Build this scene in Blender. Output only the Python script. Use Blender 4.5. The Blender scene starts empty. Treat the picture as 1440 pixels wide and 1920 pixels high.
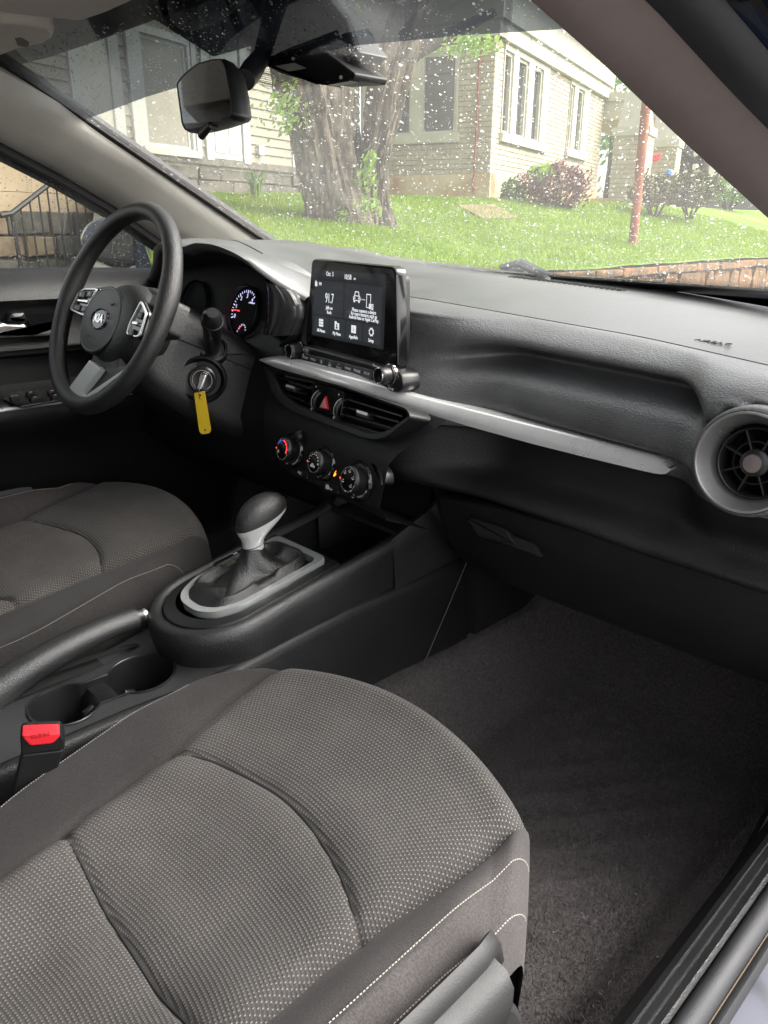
import bpy, math, random
from mathutils import Vector as V, Matrix, noise
import numpy as np
R = math.radians
sc = bpy.context.scene
col = sc.collection
random.seed(7); rng = np.random.default_rng(7)

# ------------------------------------------------------------------ camera
FPX, PITCH, YAW, ROLL = 1450.0, 20.5, 45.5, 0.4
CAM = V((.90, -.605, 1.05))
_p, _y, _r = R(PITCH), R(YAW), R(ROLL)
FW = V((-math.sin(_y)*math.cos(_p), math.cos(_y)*math.cos(_p), -math.sin(_p)))
RT0 = V((math.cos(_y), math.sin(_y), 0)); UP0 = RT0.cross(FW)
RT = RT0*math.cos(_r) + UP0*math.sin(_r); UP = RT.cross(FW)
cd = bpy.data.cameras.new('camera'); cam = bpy.data.objects.new('camera', cd); col.objects.link(cam)
cd.sensor_fit = 'VERTICAL'; cd.sensor_height = 24; cd.lens = FPX/1920*24
cd.clip_start = .02; cd.clip_end = 600
cam.matrix_world = Matrix(((RT.x, UP.x, -FW.x, CAM.x), (RT.y, UP.y, -FW.y, CAM.y), (RT.z, UP.z, -FW.z, CAM.z), (0, 0, 0, 1)))
sc.camera = cam
# ------------------------------------------------------------------ sky, sun, exposure
SUN_EL, SUN_AZ = R(44), R(48)      # high, veiled sun to the right of the car
w = bpy.data.worlds.new('World'); sc.world = w; w.use_nodes = True
wn = w.node_tree; bg = wn.nodes['Background']
sky = wn.nodes.new('ShaderNodeTexSky'); sky.sky_type = 'NISHITA'; sky.sun_disc = False
sky.sun_elevation = SUN_EL; sky.sun_rotation = SUN_AZ; sky.air_density = 1.2; sky.dust_density = 4
hs = wn.nodes.new('ShaderNodeHueSaturation'); hs.inputs['Saturation'].default_value = .15
wn.links.new(sky.outputs[0], hs.inputs['Color']); wn.links.new(hs.outputs[0], bg.inputs['Color'])
bg.inputs['Strength'].default_value = .15
sd = bpy.data.lights.new('sun', 'SUN'); sun = bpy.data.objects.new('sun', sd); col.objects.link(sun)
sd.energy = 1.25; sd.angle = R(45); sd.color = (1, .96, .9)
_sdir = V((math.sin(SUN_AZ)*math.cos(SUN_EL), math.cos(SUN_AZ)*math.cos(SUN_EL), math.sin(SUN_EL)))
sun.rotation_euler = _sdir.to_track_quat('Z', 'Y').to_euler()
sc.view_settings.view_transform = 'Standard'; sc.view_settings.look = 'None'
sc.view_settings.gamma = 1; sc.view_settings.use_curve_mapping = False
sc.view_settings.exposure = 2.05
sc.render.engine = 'CYCLES'
cy = sc.cycles
cy.max_bounces = 10; cy.diffuse_bounces = 4; cy.glossy_bounces = 4; cy.transmission_bounces = 8; cy.transparent_max_bounces = 24
cy.use_denoising = True
cy.caustics_reflective = False; cy.caustics_refractive = False

# ------------------------------------------------------------------ measuring helpers (a direction of view meets a real plane of the car)
def ray(px, py): return FW + RT*((px-720)/FPX) - UP*((py-960)/FPX)
def at(px, py, ax, v):
    d = ray(px, py); i = 'xyz'.index(ax); return CAM + d*((v-CAM[i])/d[i])
def atp(px, py, p, n):
    d = ray(px, py); return CAM + d*((V(p)-CAM).dot(n)/d.dot(n))
class Fr:                      # a local frame: origin, right, up, out
    def __init__(s, o, u, v):
        s.o = V(o); s.u = V(u).normalized(); s.n = s.u.cross(V(v)).normalized(); s.v = s.n.cross(s.u)
    def P(s, a, b, c=0): return s.o + s.u*a + s.v*b + s.n*c
    def px(s, x, y, c=0):
        q = atp(x, y, s.o + s.n*c, s.n) - s.o; return (q.dot(s.u), q.dot(s.v))
    def sub(s, a, b, c=0): return Fr(s.P(a, b, c), s.u, s.v)
    def rot(s, deg):
        t = R(deg); return Fr(s.o, s.u*math.cos(t)+s.v*math.sin(t), s.v*math.cos(t)-s.u*math.sin(t))
def lerp(a, b, t): return a + (b-a)*t
def tab(t, x):                 # piecewise linear table
    if x <= t[0][0]: return t[0][1]
    for (x0, y0), (x1, y1) in zip(t, t[1:]):
        if x <= x1: return y0 + (y1-y0)*(x-x0)/(x1-x0)
    return t[-1][1]
def sm(a, b, x):
    t = min(1, max(0, (x-a)/(b-a))); return t*t*(3-2*t)
def spline(pts, n, closed=False):   # Catmull-Rom through points
    P = [V(p) for p in pts]; m = len(P); out = []
    segs = m if closed else m-1
    for k in range(n):
        t = k*segs/(n if closed else n-1); i = min(int(t), segs-1); f = t-i
        g = (lambda j: P[j % m]) if closed else (lambda j: P[max(0, min(m-1, j))])
        a, b, c, d = g(i-1), g(i), g(i+1), g(i+2)
        out.append(.5*((2*b)+(c-a)*f+(2*a-5*b+4*c-d)*f*f+(3*b-a-3*c+d)*f**3))
    return out
def resample(pts, n):
    P = [V(p) for p in pts]; L = [0]
    for a, b in zip(P, P[1:]): L.append(L[-1]+(b-a).length)
    out = []
    for k in range(n):
        t = L[-1]*k/(n-1); i = 0
        while i < len(P)-2 and L[i+1] < t: i += 1
        out.append(P[i].lerp(P[i+1], (t-L[i])/max(1e-9, L[i+1]-L[i])))
    return out
def rrect(x0, y0, x1, y1, r, n=5):
    out = []
    for cx, cy_, a0 in ((x1-r, y1-r, 0), (x0+r, y1-r, 90), (x0+r, y0+r, 180), (x1-r, y0+r, 270)):
        for k in range(n+1):
            a = R(a0+90*k/n); out.append((cx+r*math.cos(a), cy_+r*math.sin(a)))
    return out
def rpoly(pts, r, n=4):        # round the corners of a 2-D polygon
    out = []; m = len(pts)
    for i in range(m):
        p0, p1, p2 = (V((*pts[(i+k) % m][:2], 0)) for k in (-1, 0, 1))
        a, b = p0-p1, p2-p1; rr = min(r, a.length*.45, b.length*.45)
        q0, q1 = p1+a.normalized()*rr, p1+b.normalized()*rr
        for k in range(n+1):
            t = k/n; q = q0*(1-t)**2 + p1*2*t*(1-t) + q1*t*t; out.append((q.x, q.y))
    return out
def circ(r, n=32, a0=0, a1=360): return [(r*math.cos(R(a0+(a1-a0)*k/n)), r*math.sin(R(a0+(a1-a0)*k/n))) for k in range(n)]

# ------------------------------------------------------------------ mesh builder
class MB:
    def __init__(s): s.v = []; s.f = []; s.uv = {}
    def add(s, p): s.v.append(tuple(p)); return len(s.v)-1
    def grid(s, rows, cu=False, cv=False, uv=None):
        b = len(s.v); h, wd = len(rows), len(rows[0])
        for j, r in enumerate(rows):
            for i, p in enumerate(r):
                k = s.add(p)
                if uv: s.uv[k] = uv[j][i]
        for j in range(h if cv else h-1):
            for i in range(wd if cu else wd-1):
                j2, i2 = (j+1) % h, (i+1) % wd
                s.f.append((b+j*wd+i, b+j*wd+i2, b+j2*wd+i2, b+j2*wd+i))
        return s
    def cap(s, pts): s.f.append(tuple(s.add(p) for p in pts)); return s
    def tube(s, path, r, n=10, closed=False, caps=True, ref=None, ax=None):
        P = [V(p) for p in path]; m = len(P); rows = []; side = None
        for i, p in enumerate(P):
            if closed: t = (P[(i+1) % m]-P[i-1]).normalized()
            else: t = (P[min(m-1, i+1)]-P[max(0, i-1)]).normalized()
            if ref is not None: side = V(ref)-t*V(ref).dot(t); side.normalize()
            elif side is None:
                side = t.orthogonal().normalized()
            else:
                side = (side-t*side.dot(t)).normalized()
            up = t.cross(side)
            rr = r[i] if isinstance(r, (list, tuple)) and len(r) == m and not (m == 2 and ax) else r
            ra, rb = (rr if isinstance(rr, tuple) else (rr, rr))
            rows.append([p + side*ra*math.cos(2*math.pi*k/n) + up*rb*math.sin(2*math.pi*k/n) for k in range(n)])
        s.grid(rows, cu=True, cv=closed)
        if caps and not closed: s.cap(rows[0][::-1]); s.cap(rows[-1])
        return s
    def lathe(s, fr, prof, n=32, sx=1, sy=1, a0=0, a1=360, cap=None):
        full = abs(a1-a0) >= 360
        rows = [[fr.P(r*sx*math.cos(R(a0+(a1-a0)*k/(n if full else n-1))), r*sy*math.sin(R(a0+(a1-a0)*k/(n if full else n-1))), h) for k in range(n)] for r, h in prof]
        s.grid(rows, cu=full)
        if cap is None: cap = not (prof[-1][0] > 1e-6 and .6 < prof[-1][0]/prof[0][0] < 1.4)
        if full and cap:
            if prof[0][0] > 1e-6: s.cap(rows[0][::-1])
            if prof[-1][0] > 1e-6: s.cap(rows[-1])
        return s
    def prism(s, pts, fr, h0, h1, bev=0, taper=0):
        # rounded front edge: inset ring near h1
        def ring(h, ins):
            if ins == 0: return [fr.P(x, y, h) for x, y in pts]
            m = len(pts); out = []; A = sum(pts[i][0]*pts[(i+1) % m][1]-pts[(i+1) % m][0]*pts[i][1] for i in range(m)); sg = 1 if A > 0 else -1
            for i in range(m):
                p0, p1, p2 = pts[i-1], pts[i], pts[(i+1) % m]
                n1 = V((-(p1[1]-p0[1]), p1[0]-p0[0], 0)); n2 = V((-(p2[1]-p1[1]), p2[0]-p1[0], 0))
                if n1.length > 1e-9: n1.normalize()
                if n2.length > 1e-9: n2.normalize()
                nn = n1+n2
                if nn.length > 1e-9: nn.normalize()
                out.append(fr.P(p1[0]+nn.x*sg*ins, p1[1]+nn.y*sg*ins, h))
            return out
        if bev:
            sg = 1 if h1 > h0 else -1
            rings = [ring(h0, 0), ring(h1-sg*bev, 0), ring(h1-sg*bev*.3, bev*.3), ring(h1, bev)]
        else: rings = [ring(h0, 0), ring(h1, taper)]
        s.grid(rings, cu=True); s.cap(rings[0][::-1]); s.cap(rings[-1]); return s
    def box(s, fr, a0, a1, b0, b1, c0, c1):
        return s.prism([(a0, b0), (a1, b0), (a1, b1), (a0, b1)], fr, c0, c1)
    def build(s, name, mat, parent=None, smooth=40, bevel=0, sub=0, kind=None, label=None, solid=0):
        me = bpy.data.meshes.new(name)
        off = V(parent['_loc']) if parent is not None else V((0, 0, 0))
        me.from_pydata([(x-off.x, y-off.y, z-off.z) for x, y, z in s.v], [], s.f)
        if s.uv:
            l = me.uv_layers.new(name='UVMap'); d = l.data
            for li, lo in enumerate(me.loops): d[li].uv = s.uv.get(lo.vertex_index, (0, 0))
        if mat: me.materials.append(mat)
        me.update()
        o = bpy.data.objects.new(name, me); col.objects.link(o)
        o['_loc'] = list(off)
        if parent is not None: o.parent = parent
        if smooth:
            me.polygons.foreach_set('use_smooth', [True]*len(me.polygons)); me.set_sharp_from_angle(angle=R(smooth))
        if solid: m = o.modifiers.new('s', 'SOLIDIFY'); m.thickness = solid; m.offset = -1
        if bevel: m = o.modifiers.new('b', 'BEVEL'); m.width = bevel; m.segments = 2; m.limit_method = 'ANGLE'; m.angle_limit = R(40)
        if sub: m = o.modifiers.new('u', 'SUBSURF'); m.levels = sub; m.render_levels = sub
        if kind: o['kind'] = kind
        if label: o['label'] = label
        return o
def tag(o, label=None, cat=None, group=None, kind=None):
    for k, v in (('label', label), ('category', cat), ('group', group), ('kind', kind)):
        if v: o[k] = v
    return o
def thing(name, label, cat, loc=(0, 0, 0), group=None):
    o = bpy.data.objects.new(name, None); col.objects.link(o); o.location = loc; o['_loc'] = list(loc)
    o.empty_display_size = .05
    return tag(o, label, cat, group)
def text(name, body, size, fr, mat, parent, align='CENTER', sx=1, depth=.0002, bold=0):
    c = bpy.data.curves.new(name, 'FONT'); c.body = body; c.size = size; c.align_x = align; c.align_y = 'CENTER'; c.extrude = depth; c.offset = bold
    c.resolution_u = 3; c.materials.append(mat)
    t = bpy.data.objects.new(name, c); me = bpy.data.meshes.new_from_object(t); bpy.data.objects.remove(t); bpy.data.curves.remove(c); me.name = name
    if not me.materials: me.materials.append(mat)
    o = bpy.data.objects.new(name, me); col.objects.link(o); o.parent = parent
    l = fr.o - V(parent['_loc'])
    o.matrix_local = Matrix(((fr.u.x*sx, fr.v.x, fr.n.x, l.x), (fr.u.y*sx, fr.v.y, fr.n.y, l.y), (fr.u.z*sx, fr.v.z, fr.n.z, l.z), (0, 0, 0, 1)))
    return o

# ------------------------------------------------------------------ materials
def mat(name): 
    m = bpy.data.materials.new(name); m.use_nodes = True; nt = m.node_tree
    return m, nt, nt.nodes['Principled BSDF']
def pr(name, c, rough=.5, metal=0, spec=.5, emit=None, es=1, coat=0):
    m, nt, b = mat(name); b.inputs['Base Color'].default_value = (*c, 1); b.inputs['Roughness'].default_value = rough
    b.inputs['Metallic'].default_value = metal; b.inputs['Specular IOR Level'].default_value = spec
    b.inputs['Coat Weight'].default_value = coat
    if emit: b.inputs['Emission Color'].default_value = (*emit, 1); b.inputs['Emission Strength'].default_value = es
    return m
def N(nt, t, **k):
    n = nt.nodes.new('ShaderNode'+t)
    for a, v in k.items():
        if a in n.inputs: n.inputs[a].default_value = v
        else: setattr(n, a, v)
    return n
def L(nt, a, b): nt.links.new(a, b)
def coord(nt, scale=1, kind='Object', stretch=None):
    tc = N(nt, 'TexCoord'); mp = N(nt, 'Mapping'); mp.inputs['Scale'].default_value = stretch or (scale,)*3
    L(nt, tc.outputs[kind], mp.inputs['Vector']); return mp.outputs[0]
def ramp(nt, src, stops):
    r = N(nt, 'ValToRGB'); e = r.color_ramp.elements
    e[0].position, e[0].color = stops[0][0], (*stops[0][1], 1); e[1].position, e[1].color = stops[-1][0], (*stops[-1][1], 1)
    for p, c in stops[1:-1]:
        q = e.new(p); q.color = (*c, 1)
    L(nt, src, r.inputs[0]); return r.outputs[0]
def grain(name, c, rough, scale=620, dist=.0006, strength=.6, spec=.5, metal=0, var=.25):
    """moulded plastic with a leather-like grain and slight dust"""
    m, nt, b = mat(name); v = coord(nt)
    vo = N(nt, 'TexVoronoi', Scale=scale); L(nt, v, vo.inputs['Vector'])
    no = N(nt, 'TexNoise', Scale=scale*.35, Detail=3.0); L(nt, v, no.inputs['Vector'])
    ad = N(nt, 'Math', operation='ADD'); L(nt, vo.outputs['Distance'], ad.inputs[0]); L(nt, no.outputs[0], ad.inputs[1])
    bp = N(nt, 'Bump', Strength=strength, Distance=dist); L(nt, ad.outputs[0], bp.inputs['Height']); L(nt, bp.outputs[0], b.inputs['Normal'])
    n2 = N(nt, 'TexNoise', Scale=9.0, Detail=6.0, Roughness=.7); L(nt, v, n2.inputs['Vector'])
    cr = ramp(nt, n2.outputs[0], [(.3, tuple(x*(1-var) for x in c)), (.7, tuple(x*(1+var) for x in c))]); L(nt, cr, b.inputs['Base Color'])
    rr = N(nt, 'MapRange'); rr.inputs['From Min'].default_value = .3; rr.inputs['From Max'].default_value = .7
    rr.inputs['To Min'].default_value = rough-.05; rr.inputs['To Max'].default_value = rough+.06; L(nt, n2.outputs[0], rr.inputs[0]); L(nt, rr.outputs[0], b.inputs['Roughness'])
    b.inputs['Specular IOR Level'].default_value = spec; b.inputs['Metallic'].default_value = metal
    return m
def noisy(name, stops, scale, rough=.8, bump=0, dist=.01, detail=6, stretch=None, spec=.3, kind='Object'):
    m, nt, b = mat(name); v = coord(nt, 1, kind, stretch)
    n1 = N(nt, 'TexNoise', Scale=scale, Detail=float(detail), Roughness=.65); L(nt, v, n1.inputs['Vector'])
    L(nt, ramp(nt, n1.outputs[0], stops), b.inputs['Base Color'])
    b.inputs['Roughness'].default_value = rough; b.inputs['Specular IOR Level'].default_value = spec
    if bump:
        bp = N(nt, 'Bump', Strength=bump, Distance=dist); L(nt, n1.outputs[0], bp.inputs['Height']); L(nt, bp.outputs[0], b.inputs['Normal'])
    return m
def glass(name, tint=(.96, .97, .96), veil=.0, veilc=(.9, .92, .9), refl=.04):
    m, nt, b = mat(name); nt.nodes.remove(b); out = nt.nodes['Material Output']
    tr = N(nt, 'BsdfTransparent'); tr.inputs[0].default_value = (*tint, 1)
    gl = N(nt, 'BsdfGlossy'); gl.inputs['Roughness'].default_value = .02
    lw = N(nt, 'LayerWeight'); lw.inputs['Blend'].default_value = .5
    pw = N(nt, 'Math', operation='POWER'); pw.inputs[1].default_value = 4.2; L(nt, lw.outputs['Facing'], pw.inputs[0])
    ml = N(nt, 'MapRange'); ml.inputs['To Min'].default_value = refl; ml.inputs['To Max'].default_value = .8; L(nt, pw.outputs[0], ml.inputs[0])
    mx = N(nt, 'MixShader'); L(nt, ml.outputs[0], mx.inputs[0]); L(nt, tr.outputs[0], mx.inputs[1]); L(nt, gl.outputs[0], mx.inputs[2])
    last = mx
    if veil:
        tl = N(nt, 'BsdfTranslucent'); tl.inputs[0].default_value = (*veilc, 1)
        n1 = N(nt, 'TexNoise', Scale=3.5, Detail=4.0); L(nt, coord(nt), n1.inputs['Vector'])
        mr = N(nt, 'MapRange'); mr.inputs['From Min'].default_value = .3; mr.inputs['From Max'].default_value = .7
        mr.inputs['To Min'].default_value = veil*.6; mr.inputs['To Max'].default_value = veil*1.4; L(nt, n1.outputs[0], mr.inputs[0])
        m2 = N(nt, 'MixShader'); L(nt, mr.outputs[0], m2.inputs[0]); L(nt, mx.outputs[0], m2.inputs[1]); L(nt, tl.outputs[0], m2.inputs[2]); last = m2
    L(nt, last.outputs[0], out.inputs[0]); return m
def fabric(name, c, dots=True, dc=(.5, .49, .45), pu=.0044, pv=.0038):
    m, nt, b = mat(name); tc = N(nt, 'TexCoord'); sp = N(nt, 'SeparateXYZ'); L(nt, tc.outputs['UV'], sp.inputs[0])
    def M(op, a, b_, c_=None):
        n = N(nt, 'Math', operation=op)
        for i, x in enumerate((a, b_, c_)):
            if x is None: continue
            if isinstance(x, (int, float)): n.inputs[i].default_value = x
            else: L(nt, x, n.inputs[i])
        return n.outputs[0]
    b.inputs['Roughness'].default_value = .9; b.inputs['Specular IOR Level'].default_value = .2
    b.inputs['Sheen Weight'].default_value = .06; b.inputs['Sheen Roughness'].default_value = .6
    v3 = coord(nt)
    n1 = N(nt, 'TexNoise', Scale=14.0, Detail=5.0); L(nt, v3, n1.inputs['Vector'])
    n2 = N(nt, 'TexNoise', Scale=620.0, Detail=3.0); L(nt, v3, n2.inputs['Vector'])
    base = ramp(nt, n1.outputs[0], [(.25, tuple(x*.78 for x in c)), (.75, tuple(x*1.22 for x in c))])
    mxn = N(nt, 'MixRGB', blend_type='MULTIPLY'); mxn.inputs[0].default_value = .6; L(nt, base, mxn.inputs[1])
    L(nt, ramp(nt, n2.outputs[0], [(.3, (.4, .4, .4)), (.7, (1.5, 1.5, 1.5))]), mxn.inputs[2]); cl = mxn.outputs[0]
    wu = M('SINE', M('MULTIPLY', sp.outputs[0], 2*math.pi/.0016), 0); wv = M('SINE', M('MULTIPLY', sp.outputs[1], 2*math.pi/.0016), 0)
    hgt = M('MULTIPLY', wu, wv) if dots else n2.outputs[0]
    if dots:
        iv = M('FLOOR', M('DIVIDE', sp.outputs[1], pv), 0)
        sh = M('MULTIPLY', M('MODULO', iv, 2), .5)
        fu = M('ABSOLUTE', M('SUBTRACT', M('FRACT', M('ADD', M('DIVIDE', sp.outputs[0], pu), sh), 0), .5), 0)
        fv = M('ABSOLUTE', M('SUBTRACT', M('FRACT', M('DIVIDE', sp.outputs[1], pv), 0), .5), 0)
        d = M('MULTIPLY', M('LESS_THAN', fu, .10), M('LESS_THAN', fv, .19))
        rib = M('MULTIPLY', M('COSINE', M('MULTIPLY', M('DIVIDE', sp.outputs[1], pv), 2*math.pi), 0), -1)
        mx = N(nt, 'MixRGB'); L(nt, d, mx.inputs[0]); L(nt, cl, mx.inputs[1]); mx.inputs[2].default_value = (*dc, 1); cl = mx.outputs[0]
        hgt = M('ADD', M('MULTIPLY', rib, .8), M('MULTIPLY', hgt, .4))
    bp = N(nt, 'Bump', Strength=.5, Distance=.0005); L(nt, hgt, bp.inputs['Height']); L(nt, bp.outputs[0], b.inputs['Normal'])
    L(nt, cl, b.inputs['Base Color']); return m

M_dash = grain('dash_plastic', (.075, .076, .078), .36, 470, .0006, .7, spec=1.0)  # upper plastic paled to carry the sky's sheen in its base colour
M_dasht = grain('dash_top_dust_sheen', (.075, .076, .076), .38, 470, .0003, .6, spec=1.0)  # paler base carries both a film of dust and the windscreen's sheen
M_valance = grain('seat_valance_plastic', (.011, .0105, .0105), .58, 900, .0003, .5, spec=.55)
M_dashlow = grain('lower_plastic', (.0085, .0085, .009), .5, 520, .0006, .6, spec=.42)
M_cons = grain('console_plastic', (.015, .015, .0155), .40, 700, .0007, .6, spec=.7)
M_cup = grain('cup_plate_plastic', (.024, .024, .025), .38, 700, .0005, .6, spec=1.0)  # console plastic made paler, so the lit sheen sits in its colour
M_plain = grain('plain_black_plastic', (.006, .006, .0065), .5, 1500, .0002, .2)
M_gloss = pr('piano_black', (.006, .006, .007), .12, coat=.3)
M_satin = pr('satin_black', (.010, .010, .0105), .35)
M_dark = pr('void_black', (.004, .004, .004), .8)
M_rubber = grain('rubber_seal', (.015, .015, .017), .6, 900, .0004, .4)
M_silver = grain('satin_silver', (.86, .86, .85), .30, 2500, .0001, .15, metal=.55, var=.05)
M_silverd = grain('dark_silver', (.46, .45, .445), .30, 2500, .0001, .15, metal=.8, var=.06)
M_chrome = pr('chrome', (.75, .75, .76), .12, 1)
M_wheel = grain('wheel_leather', (.013, .013, .0135), .40, 700, .0007, .7, spec=.7)
M_boot = grain('gaiter_leather', (.008, .008, .008), .34, 700, .0007, .8, spec=.8)
M_trimb = grain('beige_trim', (.72, .69, .63), .65, 1400, .0003, .5, spec=.3, var=.08)
M_head = grain('headlining', (.56, .51, .46), .9, 1100, .0005, .7, spec=.1, var=.08)
M_pillr = grain('pillar_trim', (.22, .175, .165), .6, 1400, .0003, .5, spec=.3, var=.08)  # darker copy of the beige trim; shade on the right pillar painted in
M_fab = fabric('dotted_seat_fabric', (.047, .0428, .0408), dc=(.20, .188, .168))
M_fabp = fabric('plain_seat_fabric', (.025, .0227, .0222), dots=False)
M_fabo = fabric('outer_bolster_fabric', (.048, .0425, .0412), dots=False)  # paler copy of the plain fabric; light from the door side painted in
M_fabd = fabric('dark_side_fabric', (.016, .015, .015), dots=False)
M_thread = pr('pale_thread', (.30, .285, .25), .8)
M_threadk = pr('dark_thread', (.01, .01, .01), .9)
M_carpet = noisy('carpet', [(.3, (.06, .053, .051)), (.55, (.11, .098, .095)), (.75, (.16, .145, .14))], 220, .95, .9, .004, 8, spec=.1)
M_fibre = noisy('carpet_fibre', [(.3, (.08, .071, .069)), (.7, (.19, .17, .165))], 60, .9, spec=.2)
M_paint = pr('dark_blue_paint', (.012, .018, .035), .25, coat=.8)
M_sillpaint = noisy('sill_paint_reflections', [(.40, (.018, .02, .028)), (.5, (.045, .048, .064)), (.6, (.055, .058, .076))], 16, .5, detail=1, spec=.2)  # blotches in the colour imitate soft reflections on the dark blue sill
M_red = pr('red_plastic', (.6, .02, .03), .35)
M_yellow = pr('yellow_tag', (.62, .42, .02), .35)
M_white = pr('white_print', (.8, .8, .8), .5)
M_lit = pr('lit_white', (.3, .3, .3), .5, emit=(.9, .93, 1), es=.20)
M_litb = pr('lit_violet_white', (.5, .5, .6), .5, emit=(.62, .62, 1), es=.3)
M_litr = pr('lit_red', (.5, .02, .02), .5, emit=(1, .04, .05), es=.5)
M_lito = pr('lit_amber', (.6, .2, .02), .5, emit=(1, .33, .02), es=.7)
M_litblue = pr('print_blue', (.02, .1, .5), .5, emit=(.02, .12, .8), es=.15)
M_screen = pr('screen_glass', (.004, .004, .005), .10, emit=(.05, .055, .06), es=.10)
M_tile = pr('screen_tile', (.006, .006, .007), .10, emit=(.05, .055, .06), es=.16)
M_mirror = pr('mirror_glass', (.48, .46, .43), .04, 1)
M_ws = glass('windscreen_glass', (.97, .965, .93), veil=.036, veilc=(.95, .92, .87))
M_shade = glass('shade_band_glass', (.13, .145, .155), veil=.03, veilc=(.5, .52, .55))
M_side = glass('side_glass', (.62, .64, .62), veil=.03)
M_clear = glass('cluster_lens', (.97, .97, .97), refl=.02)
def leafmat(m, f, c):     # thin leaves let light through
    nt = m.node_tree; b = nt.nodes['Principled BSDF']; tl = N(nt, 'BsdfTranslucent'); tl.inputs[0].default_value = (*c, 1)
    mx = N(nt, 'MixShader'); mx.inputs[0].default_value = f; L(nt, b.outputs[0], mx.inputs[1]); L(nt, tl.outputs[0], mx.inputs[2]); L(nt, mx.outputs[0], nt.nodes['Material Output'].inputs[0])
def dropmat():
    m, nt, b = mat('water_drop'); b.inputs['Base Color'].default_value = (1, 1, 1, 1); b.inputs['Roughness'].default_value = 0
    b.inputs['IOR'].default_value = 1.33; b.inputs['Transmission Weight'].default_value = 1
    tl = N(nt, 'BsdfTranslucent'); tl.inputs[0].default_value = (.95, .97, .97, 1); mx = N(nt, 'MixShader'); mx.inputs[0].default_value = .24   # scattered skylight inside the bead
    L(nt, b.outputs[0], mx.inputs[1]); L(nt, tl.outputs[0], mx.inputs[2]); L(nt, mx.outputs[0], nt.nodes['Material Output'].inputs[0]); return m
M_drop = dropmat()
# ================================================================== OUTSIDE
M_brick = noisy('painted_brick', [(.3, (.31, .275, .195)), (.55, (.41, .365, .27)), (.75, (.48, .435, .335))], 7, .8, .4, .006)
M_mortar = noisy('mortar', [(.3, (.22, .205, .155)), (.7, (.31, .29, .22))], 20, .9, .3, .004)
M_cream = noisy('cream_trim_paint', [(.3, (.41, .40, .32)), (.7, (.49, .48, .40))], 4, .6)
M_whitep = noisy('white_trim_paint', [(.3, (.40, .40, .365)), (.7, (.47, .47, .44))], 5, .5)
M_siding = noisy('siding_paint', [(.3, (.215, .20, .15)), (.7, (.27, .255, .20))], 3, .7, .2, .003)
M_stucco = noisy('stained_plinth', [(.32, (.36, .17, .07)), (.48, (.50, .36, .20)), (.62, (.58, .48, .32)), (.75, (.52, .43, .30))], 1.6, .9, .4, .01)
M_pane = pr('window_pane', (.03, .034, .036), .08, spec=.6)
M_stone = noisy('dark_stone', [(.3, (.055, .05, .042)), (.5, (.11, .10, .082)), (.7, (.17, .15, .12))], 5, .9, .6, .02)
M_stone2 = noisy('brown_stone', [(.3, (.12, .085, .05)), (.5, (.22, .16, .10)), (.7, (.30, .23, .15))], 4, .9, .6, .02)
M_ostone = noisy('orange_stone', [(.28, (.035, .032, .028)), (.44, (.12, .075, .035)), (.56, (.22, .105, .036)), (.7, (.11, .095, .07))], 4.5, .9, .6, .02)
M_conc = noisy('concrete', [(.3, (.36, .27, .17)), (.7, (.5, .39, .26))], 2.5, .9, .5, .01)
M_redb = noisy('red_brick', [(.3, (.22, .06, .045)), (.7, (.36, .11, .075))], 6, .85, .4, .006)
M_iron = pr('black_iron', (.03, .026, .024), .5)
M_rust = noisy('rusty_pole', [(.3, (.16, .05, .03)), (.7, (.34, .11, .05))], 8, .8, .3, .004)
M_bark = noisy('bark', [(.28, (.03, .024, .018)), (.5, (.105, .085, .063)), (.72, (.235, .20, .155))], 9, .95, .8, .03, 8, stretch=(1.6, 1.6, .35))
M_barkd = noisy('dark_bark', [(.3, (.03, .027, .023)), (.7, (.08, .07, .06))], 9, .95, .6, .02)
M_lawn = noisy('lawn_soil', [(.3, (.08, .14, .015)), (.55, (.12, .20, .02)), (.75, (.20, .22, .035))], 1.1, .95, .4, .03)
M_grass = noisy('grass_blade', [(.28, (.085, .17, .010)), (.5, (.15, .25, .014)), (.75, (.26, .29, .035))], .9, .7, detail=5)
leafmat(M_grass, .45, (.26, .38, .03))
M_soil = noisy('bare_ground', [(.3, (.10, .095, .085)), (.7, (.17, .16, .14))], 3, .95)
M_road = noisy('pavement', [(.3, (.17, .165, .16)), (.7, (.22, .215, .205))], 60, .85, .3, .004)
M_leaf = noisy('leaf_green', [(.3, (.04, .10, .012)), (.7, (.10, .22, .03))], 3, .6)
M_leafl = noisy('leaf_lime', [(.3, (.13, .26, .02)), (.7, (.25, .38, .05))], 3, .6)
M_leafr = noisy('leaf_red', [(.3, (.10, .035, .035)), (.5, (.20, .09, .07)), (.75, (.16, .15, .06))], 3.5, .7)
M_leafo = noisy('leaf_olive', [(.3, (.05, .06, .022)), (.55, (.13, .12, .05)), (.75, (.22, .15, .075))], 3, .7)
leafmat(M_leaf, .35, (.14, .28, .03)); leafmat(M_leafl, .4, (.25, .4, .05))
M_roof = noisy('shingles', [(.3, (.06, .06, .06)), (.7, (.11, .105, .1))], 12, .9)
M_porch = pr('porch_shade_paint', (.30, .30, .27), .8)

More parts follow.
